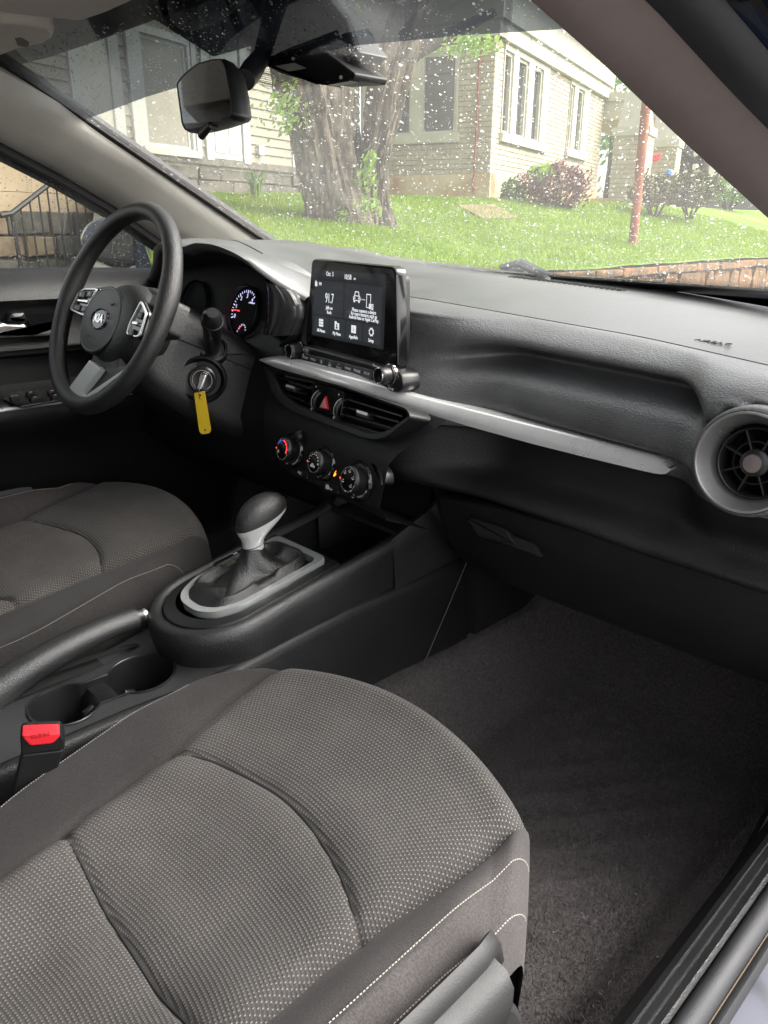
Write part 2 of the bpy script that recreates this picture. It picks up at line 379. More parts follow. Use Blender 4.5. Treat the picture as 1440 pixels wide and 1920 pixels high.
H = V((-.297, .955, 0)).normalized(); Z = (0, 0, 1)
CO = V((-7.51, 9.955, 0))
FRW = Fr(CO, H, Z)                       # wall with the porch beyond it (outward n)
FLW = Fr(CO, V((H.y, -H.x, 0)), Z)       # wall turned to the tree; a runs to 0 at the corner
FSD = Fr((-9.213, 7.563, 0), H, Z)       # board-clad wing set back behind the tree
edge = lambda x: 1.5 + .5*(-3.3-x)      # a drive cuts the lawn off here
def hgt(x, y):
    if x > -3.2: return 0.0
    if y < edge(x): return 0.0
    s = .155 + .075*sm(6, 9.5, y)
    z = .66 + s*(-3.2-x)
    z = min(z, 1.36 + .06*(z-1.36)) if z > 1.36 else z
    return z + .025*noise.noise(V((x*.9, y*.9, 0))) + .012*noise.noise(V((x*3, y*3, 4)))
def ghit(px, py):
    d = ray(px, py); t = 2.0
    for _ in range(4000):
        p = CAM + d*t
        if p.z < hgt(p.x, p.y) and p.x < -3.2: return p
        t += .01
        if t > 40: break
    return CAM + d*12
# ground
mb = MB(); G = 140
xs = [-60, -30, -18, -14, -12]+[-11+.13*i for i in range(61)]; xs = [x for x in xs if x < -3.22]+[-3.22]
ys = [0]+[.02+.16*i for i in range(105)]+[19, 22, 28, 40, 80]
mb.grid([[V((x, edge(x)+.002+(y+.002)*(1 if y > 0 else 0), hgt(x, edge(x)+.003+y))) for x in xs] for y in ys]); mb.build('lawn', M_lawn, kind='structure')
mb = MB(); mb.grid([[V((x, y, -.004)) for x in (-3.3, 0, 60, 300)] for y in (-300, -30, 30, 300)]); mb.build('road', M_road, kind='structure')
mb = MB(); mb.grid([[V((x, y, -.05)) for x in (-400, -60, -3.3)] for y in (-400, -20, 60, 400)]); mb.build('ground', M_soil, kind='structure')
# grass blades
def blades(n, xr, yr, h0, w0):
    mb = MB()
    X = rng.uniform(*xr, n); Y = rng.uniform(*yr, n); A = rng.uniform(0, math.tau, n); Hh = rng.uniform(.5, 1.25, n)*h0
    T = rng.normal(0, .35, (n, 2))
    for x, y, a, h, t in zip(X, Y, A, Hh, T):
        if y < edge(x)+.05: continue
        z = hgt(x, y)-.004; c, s = math.cos(a)*w0, math.sin(a)*w0
        h *= .7+.6*(noise.noise(V((x*1.3, y*1.3, 9)))+.5)
        b = len(mb.v); mb.v += [(x-c, y-s, z), (x+c, y+s, z), (x+t[0]*h, y+t[1]*h, z+h)]; mb.f.append((b, b+1, b+2))
    return mb
blades(95000, (-9.0, -3.25), (1.5, 13.5), .05, .008).build('grass', M_grass, kind='stuff', smooth=0)
# ---- retaining wall of orange stones along the street edge of the lawn
rw = thing('retaining_wall', 'low orange and grey stone retaining wall along the street edge of the lawn', 'stone wall', (-3.2, 8, 0))
mb = MB(); mb.box(Fr((-3.31, 0, 0), (0, 1, 0), Z), 1.5, 40, -.03, .60, -.1, .05); mb.build('backing', M_barkd, rw, smooth=0)
rs = random.Random(3)
def stone_mesh(fr, a0, a1, b0, b1, c0, c1, rs):
    mb = MB(); k = .018
    k = k if b1-b0 < .22 else .05
    pts = [(a0+rs.uniform(0, k), b0), (a1-rs.uniform(0, k), b0+rs.uniform(0, k)), (a1, (b0+b1)/2), (a1-rs.uniform(0, k*1.5), b1-rs.uniform(0, k)), (a0+rs.uniform(0, k*1.5), b1), (a0, (b0+b1)/2)]
    return mb.prism(pts, fr, c0, c1+rs.uniform(-.015, .02), bev=.014)
fw_ = Fr((-3.26, 0, 0), (0, 1, 0), Z)
for r, (b0, b1) in enumerate(((0, .27), (.275, .55))):
    y = 1.5+rs.uniform(0, .2)
    while y < 22:
        wd = rs.uniform(.16, .5); stone_mesh(fw_, y, y+wd, b0, b1, -.06, .05, rs).build('stone', M_ostone, rw, smooth=35); y += wd+.012
y = 1.5
while y < 22:
    wd = rs.uniform(.4, .7); stone_mesh(fw_, y, y+wd, .555, .64, -.16, .08, rs).build('cap_stone', M_ostone, rw, smooth=35); y += wd+.01
sv = V((-.894, .447, 0)); fs_ = Fr((-3.3, 1.5, 0), sv, Z); mb = MB()
mb.grid([[fs_.P(a, b*(hgt(fs_.P(a, 0).x, edge(fs_.P(a, 0).x)+.01)+.05), c) for a in (.03, 1.6, 3.2, 4.8, 6.4, 8)] for b, c in ((0, .02), (1, .02), (1, -.2))]); tag(mb.build('side_wall', M_stone, smooth=0), 'rough grey stone wall closing the near end of the lawn', 'stone wall')
# ---- brick house
bh = thing('brick_house', 'cream painted brick bungalow with tall white windows and a porch, behind the tree', 'house', CO)
WR = [(.36, 2.68, 2.28, 3.66), (4.06, 5.5, 2.28, 3.68)]; WL = [(-2.34, -.58, 2.26, 3.64)]
for fr, a0, a1, wins in ((FRW, 0, 6.8, WR), (FLW, -2.34, 0, WL)):
    mb = MB(); cur = a0
    for (p, q, b0, b1) in wins:
        mb.box(fr, cur, p, 1.7, 3.68, -.2, -.008) if p > cur else None
        mb.box(fr, p, q, 1.7, b0+.06, -.2, -.0085); cur = q
        if b1 < 3.66: mb.box(fr, p, q, b1, 3.68, -.2, -.0085)
    if cur < a1: mb.box(fr, cur, a1, 1.7, 3.68, -.2, -.008)
    mb.build('wall', M_mortar, bh, smooth=0)
bricks = []
for fr, a0, a1, wins in ((FRW, 0, 6.8, WR), (FLW, -2.34, 0, WL)):
    for r in range(25):
        z0 = 1.80+r*.0748; x = a0-(r % 2)*.105
        while x < a1:
            p, q = max(x, a0), min(x+.203, a1); x += .207
            for (w0, w1, b0, b1) in wins:
                if z0+.066 > b0 and z0 < b1:
                    if p >= w0 and q <= w1: p = q
                    elif p < w0 < q: q = w0
                    elif p < w1 < q: p = w1
            if q-p > .03: bricks.append((fr, p, q, z0))
def bdist(b):
    P = b[0].P(b[1], b[3]); return (P-CAM).length - 0
bricks.sort(key=bdist)
def brick_add(mb, fr, p, q, z0, rs):
    c = rs.uniform(-.001, .002); mb.prism([(p, z0), (q, z0+.001), (q, z0+.067+rs.uniform(-.0015, .0015)), (p, z0+.067)], fr, -.012, .004+c, taper=.004)
for b in bricks[:285]:
    mb = MB(); brick_add(mb, *b, rs); mb.build('brick', M_brick, bh, smooth=0)
mb = MB()
for b in bricks[285:]: brick_add(mb, *b, rs)
mb.build('brickwork', M_brick, bh, smooth=0, kind='stuff')
mb = MB(); mb.box(FRW, .002, 6.8, .9, 1.795, -.2, .03); mb.box(FLW, -2.34, .03, .9, 1.795, -.2, .031); mb.build('plinth', M_stucco, bh, smooth=0)
def window(fr, parent, a0, a1, b0, b1, panes, m, sill=None, depth=.09, blind=False):
    for (p, q) in panes:
        f = MB(); w_ = .045
        f.box(fr, p-w_, p, b0, b1, -depth, -.01); f.box(fr, q, q+w_, b0, b1, -depth, -.01)
        f.box(fr, p, q, b0, b0+w_, -depth, -.014); f.box(fr, p, q, b1-w_, b1, -depth, -.014)
        fo = f.build('window', m, parent, smooth=0)
        g = MB(); g.box(fr, p, q, b0+w_, b1-w_, -depth+.01, -depth+.02); g.build('pane', M_pane, fo, smooth=0)
    e = [a0]+[x for p, q in panes for x in (p-w_, q+w_)]+[a1]
    mb = MB()
    for i in range(0, len(e), 2):
        if e[i+1]-e[i] > .01: mb.box(fr, e[i], e[i+1], b0-.002, b1+.002, -.09, .025)
    mb.box(fr, a0, a1, b1, b1+.08, -.09, .03)
    mb.build('window_casing', m, parent, smooth=0)
    if sill is not None:
        s = MB(); s.box(fr, a0-.03, a1+.04, sill, b0-.001, -.1, .07); s.build('sill', M_cream, parent, smooth=0)
window(FRW, bh, .36, 2.68, 2.415, 3.58, [(.43, .74), (1.08, 1.50), (1.88, 2.29)], M_cream, 2.29)
window(FRW, bh, 4.06, 5.5, 2.455, 3.60, [(4.12, 4.31), (4.66, 5.04)], M_cream, 2.33)
window(FLW, bh, -2.34, -.58, 2.40, 3.55, [(-2.24, -1.45), (-1.2, -.66)], M_cream, 2.27)
mb = MB(); mb.box(FRW, -.1, 6.9, 3.675, 3.90, -.2, .10); mb.box(FRW, -.12, 6.95, 3.90, 4.35, -.2, .16); mb.box(FLW, -2.5, .1, 3.675, 3.9, -.2, .101); mb.box(FLW, -2.5, .16, 3.9, 4.35, -.2, .161); mb.build('fascia', M_cream, bh, smooth=0)
for k in range(4):
    mb = MB(); mb.box(FRW, 1.3+1.5*k, 1.33+1.5*k, 3.69, 3.89, .1, .115); mb.build('fascia_joint', M_cream, bh, smooth=0)
mb = MB(); mb.prism([(-.6, 4.36), (7.6, 4.36), (7.6, 4.5), (3.5, 5.6), (-.6, 4.5)], FRW, -6, .45); mb.build('roof', M_roof, bh, smooth=0)
mb = MB(); mb.tube([FLW.P(-.24, 1.5, .05), FLW.P(-.235, 2.2, .05), FLW.P(-.23, 3.65, .05)], .018); mb.build('downpipe', M_rust, bh)
# porch
mb = MB(); mb.box(FRW, 6.85, 12, 3.25, 3.62, -.6, 1.9); mb.box(FRW, 6.8, 12.2, 3.62, 3.80, -.6, 2.1); mb.build('porch_beam', M_cream, bh, smooth=0)
mb = MB(); mb.box(FRW, 6.85, 12, 1.0, 1.62, -2.5, 1.7); mb.build('porch_floor', M_conc, bh, smooth=0)
def column(px0, d):
    r_ = ray(*px0); h = math.hypot(r_.x, r_.y); p = CAM + r_*(d/h); fr = Fr((p.x, p.y, 0), H, Z)
    mb = MB(); mb.box(fr, -.27, .27, 1.1, 2.45, -.27, .27); o = mb.build('pier', M_mortar, bh, smooth=0)
    k = MB()
    for r in range(18):
        for n_ in range(2): k.box(fr, -.28+.285*n_, -.005+.285*n_, 1.12+.0745*r, 1.185+.0745*r, -.28, .28)
    k.build('pier_bricks', M_brick, bh, smooth=0, kind='stuff')
    c = MB(); c.box(fr, -.31, .31, 2.452, 2.58, -.31, .31)
    c.grid([[fr.P(sx*w_, z, sz*w_) for sx, sz in ((-1, -1), (1, -1), (1, 1), (-1, 1))] for w_, z in ((.25, 2.58), (.15, 3.25))], cu=True); c.build('column', M_cream, bh, smooth=0)
column((1182, 330), 15.2); column((1240, 330), 17.5)
for k in range(5):
    mb = MB(); mb.box(FRW, 6.3+.0*k, 8.2, 1.05+.11*k, 1.16+.11*k, 0, 2.0-.26*k); mb.build('step', M_conc, bh, smooth=0)
mb = MB(); mb.box(FRW, 6.82, 12, 1.62, 3.25, -2.6, -2.5); mb.build('porch_wall', M_porch, bh, smooth=0)
f = MB(); f.box(FRW, 9.4, 11.9, 2.28, 2.34, 1.3, 1.36); fo = f.build('porch_rail', M_whitep, bh, smooth=0)
for k in range(14):
    b = MB(); b.box(FRW, 9.45+.17*k, 9.49+.17*k, 1.65, 2.28, 1.31, 1.35); b.build('baluster', M_whitep, fo, smooth=0)
# things on the porch
def dpoint(px, py, d):
    r_ = ray(px, py); return CAM + r_*(d/math.hypot(r_.x, r_.y))
p = dpoint(1215, 300, 16.3); mb = MB(); mb.prism(rpoly([(-.2, -.1), (.16, -.02), (.2, .12), (-.05, .06)], .04), Fr(p, RT0, Z), -.15, .15, bev=.03); tag(mb.build('cushion', M_red), 'red cushion on the porch behind the rusty pole', 'cushion')
p = dpoint(1256, 326, 15.0); mb = MB(); mb.lathe(Fr(p, RT0, FW), [(.02, -.07), (.07, -.05), (.08, .02), (.06, .05), (.0, .06)], 14, sy=.8); tag(mb.build('bucket', pr('blue_plastic', (.03, .17, .6), .4)), 'small blue tub above the clipped hedge', 'tub')
# ---- board-clad wing
sh = thing('siding_house', 'cream clapboard house wing with white trimmed window and door, left of the tree', 'house', (-9.213, 7.563, 0))
mb = MB(); mb.box(FSD, -7, 1.7, 1.7, 5.2, -.25, -.02); mb.build('wall', M_siding, sh, smooth=0)
cuts = [(-7, -4.35), (-3.62, -3.52), (-2.36, -2.28), (-1.34, -.33), (.0, 1.7)]
for r in range(24):
    z0 = 1.83+.115*r
    for (p, q) in cuts:
        mb = MB(); o_ = []
        mb.grid([[FSD.P(p, z0, -.02), FSD.P(q, z0, -.02)], [FSD.P(p, z0, .016), FSD.P(q, z0, .016)], [FSD.P(p, z0+.122, -.006), FSD.P(q, z0+.122, -.006)]])
        mb.build('clapboard', M_siding, sh, smooth=0)
for (p, q, b0, b1, c1) in ((-.325, -.005, 1.82, 5.2, .03), (-4.34, -4.2, 1.82, 5.2, .035), (-3.78, -3.63, 1.82, 5.2, .035), (-3.51, -3.37, 1.82, 5.2, .04), (-2.45, -2.37, 1.82, 3.3, .04), (-2.27, -2.13, 1.8, 3.95, .04), (-1.5, -1.35, 1.8, 3.95, .04)):
    mb = MB(); mb.box(FSD, p, q, b0, b1, -.02, c1); mb.build('trim_board', M_whitep, sh, smooth=0)
mb = MB(); mb.box(FSD, -4.195, -3.785, 1.82, 5.2, -.02, .012); mb.build('flat_panel', M_cream, sh, smooth=0)
mb = MB(); mb.box(FSD, -3.365, -2.455, 3.1, 5.2, -.02, .02); mb.build('head_board', M_siding, sh, smooth=0)
window(FSD, sh, -3.36, -2.46, 1.88, 3.05, [(-3.24, -2.55)], M_whitep, 1.80, depth=.06)
d_ = MB(); d_.box(FSD, -2.12, -1.51, 1.82, 3.85, -.03, .01); do = d_.build('door', M_whitep, sh, smooth=0)
for i in range(2):
    for j in range(3):
        mb = MB(); mb.box(FSD, -2.07+.28*i, -1.84+.28*i, 1.9+.62*j, 2.42+.62*j, .01, .02); mb.build('door_panel', M_whitep, do, smooth=0, bevel=.006)
mb = MB(); mb.box(FSD, -1.2, -1.08, 1.93, 2.05, .01, .07); mb.build('outlet_box', M_whitep, sh, smooth=0, bevel=.01)
mb = MB(); mb.box(FSD, -3.72, 1.7, .9, 1.80, -.25, -.05); mb.build('skirting', M_stone, sh, smooth=0)
mb = MB(); mb.box(FSD, -3.72, 1.7, 1.74, 1.828, -.05, .03); mb.build('sill_beam', M_stone, sh, smooth=0)
for r in range(3):
    a = -3.7+rs.uniform(0, .1)
    while a < 1.5:
        wd = rs.uniform(.3, .7); stone_mesh(FSD, a, a+wd, 1.19+.185*r, 1.365+.185*r, -.08, -.02, rs).build('stone', M_stone, sh, smooth=35); a += wd+.015
mb = MB(); mb.prism([(-7.5, 5.2), (2.2, 5.2), (2.2, 5.35), (-7.5, 5.35)], FSD, -4, .5); mb.build('roof', M_roof, sh, smooth=0)
# ---- the old tree
def leafcloud(n, cen, rad, size, seed, shell=.55):
    g = np.random.default_rng(seed); mb = MB(); cen = V(cen); k = 0
    while k < n:
        d = g.normal(size=3); d /= np.linalg.norm(d); rr = shell+(1-shell)*g.random()
        p = V((d[0]*rad[0], d[1]*rad[1], d[2]*rad[2]))*rr
        lump = noise.noise(V(cen+p)*(1.6/max(rad)))
        p *= 1+.45*lump; 
        if noise.noise((V(cen)+p)*(3.2/max(rad))+V((7, 3, 1))) < -.22: k += 1; continue
        a = V(g.normal(size=3)).normalized(); b_ = a.orthogonal().normalized(); c_ = a.cross(b_); s = size*(.6+.8*g.random()); q = cen+p
        i = len(mb.v); mb.v += [tuple(q-b_*s), tuple(q+c_*s*.45), tuple(q+b_*s), tuple(q-c_*s*.45)]; mb.f.append((i, i+1, i+2, i+3)); k += 1
    return mb
tr = thing('tree', 'old gnarled tree with a forked furrowed grey trunk on the lawn', 'tree', ghit(650, 422))
TD = 8.95
def trunk(stations, seed, name, nseg=110, nring=84, amp=.05, mtl=None):
    # stations: centre px x, px y, half width px
    rows = []; S = []
    for (x, y, hw) in stations:
        c = dpoint(x, y, TD); S.append((c, hw*TD/1490))
    cs = spline([s[0] for s in S], nseg); rsd = spline([(s[1], 0, 0) for s in S], nseg)
    for j in range(nseg):
        c, r = cs[j], rsd[j].x; row = []
        for i in range(nring):
            a = 2*math.pi*i/nring
            fur = noise.noise(V((math.cos(a)*2.6+seed, math.sin(a)*2.6, c.z*.9)))*1.1
            fine = abs(noise.noise(V((math.cos(a)*6.5+seed, math.sin(a)*6.5, c.z*2.0+fur))))
            fin2 = abs(noise.noise(V((math.cos(a)*15+seed, math.sin(a)*15, c.z*3.2))))
            knot = max(0, noise.noise(V((math.cos(a)*1.5, math.sin(a)*1.5+seed, c.z*3.1)))-.25)
            rr = r*(1+.20*fur) - amp*(1-min(1, fine*4.5)) - amp*.35*(1-min(1, fin2*4)) + knot*.18
            row.append(c + V((math.cos(a)*rr, math.sin(a)*rr, 0)))
        rows.append(row)
    mb = MB(); mb.grid(rows, cu=True); mb.cap(rows[-1]); return mb.build(name, mtl or M_bark, tr, smooth=70)
trunk([(642, 440, 76), (640, 410, 66), (628, 370, 58), (618, 320, 55), (608, 270, 54), (596, 220, 57), (586, 165, 62), (574, 100, 60), (560, 20, 52), (540, -120, 44), (500, -300, 30)], 1.7, 'trunk')
trunk([(708, 432, 40), (706, 405, 32), (702, 370, 26), (702, 320, 24), (708, 270, 27), (717, 220, 32), (727, 165, 37), (742, 110, 36), (765, 40, 34), (800, -100, 28), (840, -260, 20)], 5.2, 'trunk', amp=.035)
trunk([(676, 420, 26), (674, 380, 24), (672, 330, 22), (668, 290, 16), (666, 240, 8)], 9.1, 'dead_stem', nseg=60, nring=48, amp=.025, mtl=M_barkd)
trunk([(579, 418, 6), (577, 380, 5), (575, 330, 5.5), (572, 300, 6)], 3.3, 'sucker_stem', nseg=40, nring=20, amp=.003)
mb = MB(); mb.tube([dpoint(738, 125, TD), dpoint(780, 92, TD+.2), dpoint(850, 62, TD+.3), dpoint(930, 20, TD+.2)], [.14, .1, .07, .04], 12); mb.build('limb', M_barkd, tr)
mb = leafcloud(7000, (-5.7, 5.8, 4.9), (2.5, 2.1, 1.6), .08, 4, .35); mb.build('crown', M_leaf, tr, smooth=0)
mb = MB()
for (x, y, n_, s) in ((525, 200, 60, .3), (545, 225, 30, .2), (685, 330, 46, .14), (690, 300, 24, .1), (690, 385, 46, .15), (640, 405, 10, .1)):
    q = leafcloud(n_*3, dpoint(x, y, TD-.45), (s, s, s), .034, int(x+y), .1); b0 = len(mb.v); mb.v += q.v; mb.f += [tuple(i+b0 for i in f) for f in q.f]
mb.build('ivy', M_leafl, tr, smooth=0)
mb = leafcloud(300, dpoint(880, 84, TD+.1), (.42, .3, .14), .04, 77, .2); mb.build('leaf_spray', M_leafl, tr, smooth=0, kind='stuff')
# ---- shrubs
def shrub(name, px, py, d, rad, n, m, seed, label, size=.035, group='shrubs along the house fronts'):
    p = dpoint(px, py, d); t = thing(name, label, 'shrub', (p.x, p.y, p.z-rad[2]), group)
    leafcloud(n, p, rad, size, seed, .6).build('leaves', m, t, smooth=0)
    s = MB()
    for k in range(7):
        a = k*.9; s.tube([(p.x+.04*math.cos(a), p.y+.04*math.sin(a), p.z-rad[2]-.15), (p.x+rad[0]*.5*math.cos(a), p.y+rad[1]*.5*math.sin(a), p.z), (p.x+rad[0]*.75*math.cos(a), p.y+rad[1]*.75*math.sin(a), p.z+rad[2]*.6)], [.018, .011, .005], 6)
    s.build('stems', M_barkd, t)
    return t
rsb = shrub('shrub', 1042, 350, 12.3, (.52, .5, .34), 3600, M_leafr, 11, 'round red-leaved shrub in front of the brick corner')
leafcloud(300, dpoint(1018, 322, 12.0), (.18, .2, .1), .035, 21, .6).build('young_leaves', M_leafl, rsb, smooth=0, kind='stuff')
shrub('shrub', 962, 362, 12.3, (.22, .2, .2), 900, M_leaf, 12, 'small dark green shrub left of the red-leaved shrub')
shrub('shrub', 1232, 358, 13.6, (.46, .45, .26), 2600, M_leafo, 13, 'olive brown clipped hedge right of the rusty pole', .03)
shrub('shrub', 1300, 352, 13.9, (.5, .45, .3), 2600, M_leafo, 14, 'bushy brown green hedge nearest the right pillar', .03)
shrub('shrub', 1372, 352, 18, (.7, .6, .3), 1600, M_leaf, 15, 'green shrub below the far cream building')
p = ghit(480, 372); q = thing('weed_clump', 'tuft of tall pale weeds at the foot of the clapboard wing', 'weeds', p)
mb = MB()
for k in range(60):
    a = rs.uniform(0, 6.28); l = rs.uniform(.15, .4); t = rs.uniform(.05, .5)
    mb.tube([p+V((math.cos(a)*.05, math.sin(a)*.05, 0)), p+V((math.cos(a)*t*l*.5, math.sin(a)*t*l*.5, l*.7)), p+V((math.cos(a)*t*l*1.3, math.sin(a)*t*l*1.3, l*.9))], [.007, .006, .002], 4)
mb.build('blades', M_leafl, q)
# path slab, rusty pole, far building, dead trees
a_, b_, c_, d2 = ghit(858, 388), ghit(925, 386), ghit(972, 412), ghit(905, 412)
mb = MB(); up = V((0, 0, .06)); mb.grid([[a_-up, b_-up, c_-up, d2-up], [a_+up*.4, b_+up*.4, c_+up*.4, d2+up*.4]], cu=True); mb.cap([x+up*.4 for x in (a_, b_, c_, d2)]); mb.build('path', M_stone2, kind='structure', smooth=0)
pb = ghit(1186, 462); dd = math.hypot(pb.x-CAM.x, pb.y-CAM.y)
pt = dpoint(1214, 170, dd); pole = thing('pole', 'rusty red leaning pole standing on the lawn near the right pillar', 'pole', pb)
mb = MB(); mb.tube([pb-V((0, 0, .1)), pb.lerp(pt, .5), pt, pt+(pt-pb)*.3], .052, 12); mb.build('shaft', M_rust, pole)
mb = MB(); q_ = pb.lerp(pt, .86); mb.tube([q_, q_+(pt-pb)*.02], .058, 12); mb.build('band', M_rust, pole)
fc = dpoint(1345, 320, 24); fh = thing('outbuilding', 'far cream rendered outbuilding with a grey plinth behind the hedge', 'building', fc)
ff = Fr((fc.x, fc.y, 0), RT0, Z); mb = MB(); mb.box(ff, -1.0, 6, 1.95, 5, -3, 0); mb.build('wall', M_cream, fh, smooth=0)
mb = MB(); mb.box(ff, -1.02, 6, .6, 1.95, -3, .03); mb.build('plinth', M_roof, fh, smooth=0)
for i, (x0, y0, x1, y1, r) in enumerate(((1285, 340, 1292, 235, .13), (1318, 345, 1326, 240, .11))):
    a0 = dpoint(x0, y0, 19); a1 = dpoint(x1, y1, 19)
    t = thing('dead_tree', ('thick' if i == 0 else 'thinner')+' dark leafless trunk beyond the hedge'+(' beside the porch' if i == 0 else ' in front of the outbuilding'), 'tree', a0)
    mb = MB(); mb.tube([a0-V((0, 0, .6)), a0.lerp(a1, .5), a1, a1+(a1-a0)*.6], [r*1.2, r, r*.9, r*.7], 10); mb.build('trunk', M_barkd, t)
    mb = MB(); mb.tube([a0.lerp(a1, .3), a0.lerp(a1, .55)+RT0*(.5-i*.9), a0.lerp(a1, .8)+RT0*(.9-i*1.9)], [r*.5, r*.4, r*.2], 8); mb.build('branch', M_barkd, t)
# background trees closing the view behind the porch
for i, (px, d, rad) in enumerate(((1150, 34, (4, 3, 3.2)), (1330, 40, (5, 4, 3.5)))):
    p = dpoint(px, 250, d); t = thing('far_tree', ('green tree seen through the porch opening' if i == 0 else 'pale green tree far behind the outbuilding'), 'tree', (p.x, p.y, 0))
    leafcloud(2600, (p.x, p.y, 5.2), rad, .16, 30+i, .4).build('crown', M_leaf if i == 0 else M_leafl, t, smooth=0)
    mb = MB(); mb.tube([(p.x, p.y, 0), (p.x+.1, p.y, 3), (p.x, p.y, 5)], [.25, .2, .1], 8); mb.build('trunk', M_barkd, t)
# ---- base of the wing, walls and stairs seen through the driver's window
zB = FSD.px(30, 309)[1]; FQ = FSD.sub(0, 0, .25)
mb = MB(); mb.box(FSD, -10, -3.72, zB-.1, 1.829, -.3, -.012); mb.build('brick_base', M_mortar, sh, smooth=0)
for r in range(6):
    z0 = 1.765-.075*r
    if z0 < zB-.08: break
    for k in range(30):
        a0 = -9.6+.21*k+(r % 2)*.1
        if a0 < -3.95 and a0 > -6.6: mb = MB(); mb.box(FSD, a0, a0+.2, z0, z0+.064, -.012, rs.uniform(0, .006)); mb.build('brick', M_redb, sh, smooth=0)
zC = FQ.px(60, 398)[1]
cw = thing('concrete_wall', 'tan stained concrete retaining wall under the red brick base, behind the railing', 'concrete wall', FQ.P(-5, 0))
for j in range(2):
    h = (zB-zC+.12)/2; mb = MB(); mb.box(FQ, -10, -3.7, zC-.1+h*j+.004, zC-.1+h*(j+1), -.3, .004*j); mb.build('course', M_conc, cw, smooth=0)
FR_ = FSD.sub(0, 0, .45)
sw = thing('boundary_wall', 'dark weathered rough stone wall below the tan concrete wall', 'stone wall', FR_.P(-5, 0))
mb = MB(); mb.box(FR_, -10, -3.6, -.02, zC, -.5, -.05); mb.build('backing', M_stone, sw, smooth=0)
b0 = 0.0; hs_ = [.26, .22, .24, .2, .25, .2]
for r, h in enumerate(hs_):
    b1 = min(b0+h, zC+.02)
    if b1-b0 < .06: break
    y = -7.0+rs.uniform(0, .3)
    while y < -3.7:
        wd = rs.uniform(.2, .6); stone_mesh(FR_, y, y+wd, b0, b1-.012, -.1, .0, rs).build('stone', M_stone if rs.random() < .65 else M_stone2, sw, smooth=35); y += wd+.02
    b0 = b1
FK = FSD.sub(0, 0, .8)
rl = thing('stair_railing', 'black iron stair railing climbing past the stone wall outside the driver window', 'railing', FK.P(-5, .5))
def fk(px, py): return FK.px(px, py)
A = fk(22, 400); B = fk(112, 330); sl = (B[1]-A[1])/(B[0]-A[0])
C2 = (B[0]+.9, B[1]+.9*sl*.15)
pole3 = lambda a, b: FK.P(a, b, 0)
mb = MB(); mb.tube([pole3(A[0]-.12, A[1]-.02), pole3(*A), pole3(*B), pole3(B[0]+.1, B[1]+.03), pole3(*C2)], .024, 8); mb.build('handrail', M_iron, rl)
mb = MB(); mb.tube([pole3(A[0]+.02, A[1]-.85), pole3(A[0], A[1])], .02, 8); mb.build('newel', M_iron, rl)
lo = lambda a: A[1]-.78+(a-A[0])*sl*.95
mb = MB(); mb.tube([pole3(A[0], lo(A[0])), pole3(C2[0], lo(C2[0]))], .02, 8); mb.build('bottom_rail', M_iron, rl)
a = A[0]+.1
while a < C2[0]:
    top = A[1]+(a-A[0])*sl if a < B[0] else B[1]+(a-B[0])*sl*.15
    mb = MB(); mb.tube([pole3(a, lo(a)), pole3(a, top)], .009, 6); mb.build('baluster', M_iron, rl); a += .105
# ================================================================== CAR: shell, glass, dashboard
def gp(u, s):                  # windscreen surface, u -1..1 across, s 0..1 up
    a = u*u
    return V((u*(.67-.10*s), .70-.08*a+s*(-.72+.01*a), .95+.002*a+s*(.365-.015*a)))
def glass_us(px, py):
    u, s = 0., .5; d = ray(px, py)
    for _ in range(30):
        def f(u, s):
            q = gp(u, s)-CAM; t = q.dot(d)/d.dot(d); e = q-d*t; return e.dot(RT), e.dot(UP)
        e0 = f(u, s); h = 1e-4; eu = f(u+h, s); es = f(u, s+h)
        a, b, c, dd = (eu[0]-e0[0])/h, (es[0]-e0[0])/h, (eu[1]-e0[1])/h, (es[1]-e0[1])/h
        det = a*dd-b*c or 1e-9
        u -= max(-.3, min(.3, (dd*e0[0]-b*e0[1])/det)); s -= max(-.3, min(.3, (a*e0[1]-c*e0[0])/det))
    return u, s
SB = sorted(glass_us(*p) for p in ((165, 222), (270, 183), (390, 145), (540, 110), (670, 85), (870, 66), (1050, 55)))
SB = [(-1.02, SB[0][1]-.012)]+SB+[(1.02, SB[-1][1]-.02)]
wsh = thing('windscreen', 'rain spotted windscreen with a darker shade band along its top', 'windscreen', (0, .7, .95))
US = [-1+2*i/48 for i in range(49)]
mb = MB(); mb.grid([[gp(u, tab(SB, u)*k/14) for u in US] for k in range(15)]); mb.build('glass', M_ws, wsh, smooth=180)
mb = MB(); mb.grid([[gp(u, lerp(tab(SB, u), 1.03, k/8)) for u in US] for k in range(9)]); mb.build('shade_band', M_shade, wsh, smooth=180)
M_frit = pr('frit_black', (.006, .006, .007), .5)
def gnorm(u, s):
    e = 1e-3; return (gp(u+e, s)-gp(u-e, s)).cross(gp(u, s+e)-gp(u, s-e)).normalized()   # points up and out
mb = MB()
for sg in (-1, 1): mb.grid([[gp(sg*x, k/20)-gnorm(sg*x, k/20)*.004 for k in range(21)] for x in (.95, 1.01)])
mb.grid([[gp(u, s)-gnorm(u, s)*.004 for u in US] for s in (-.03, .018)]); mb.build('edge_frit', M_frit, wsh, smooth=180)
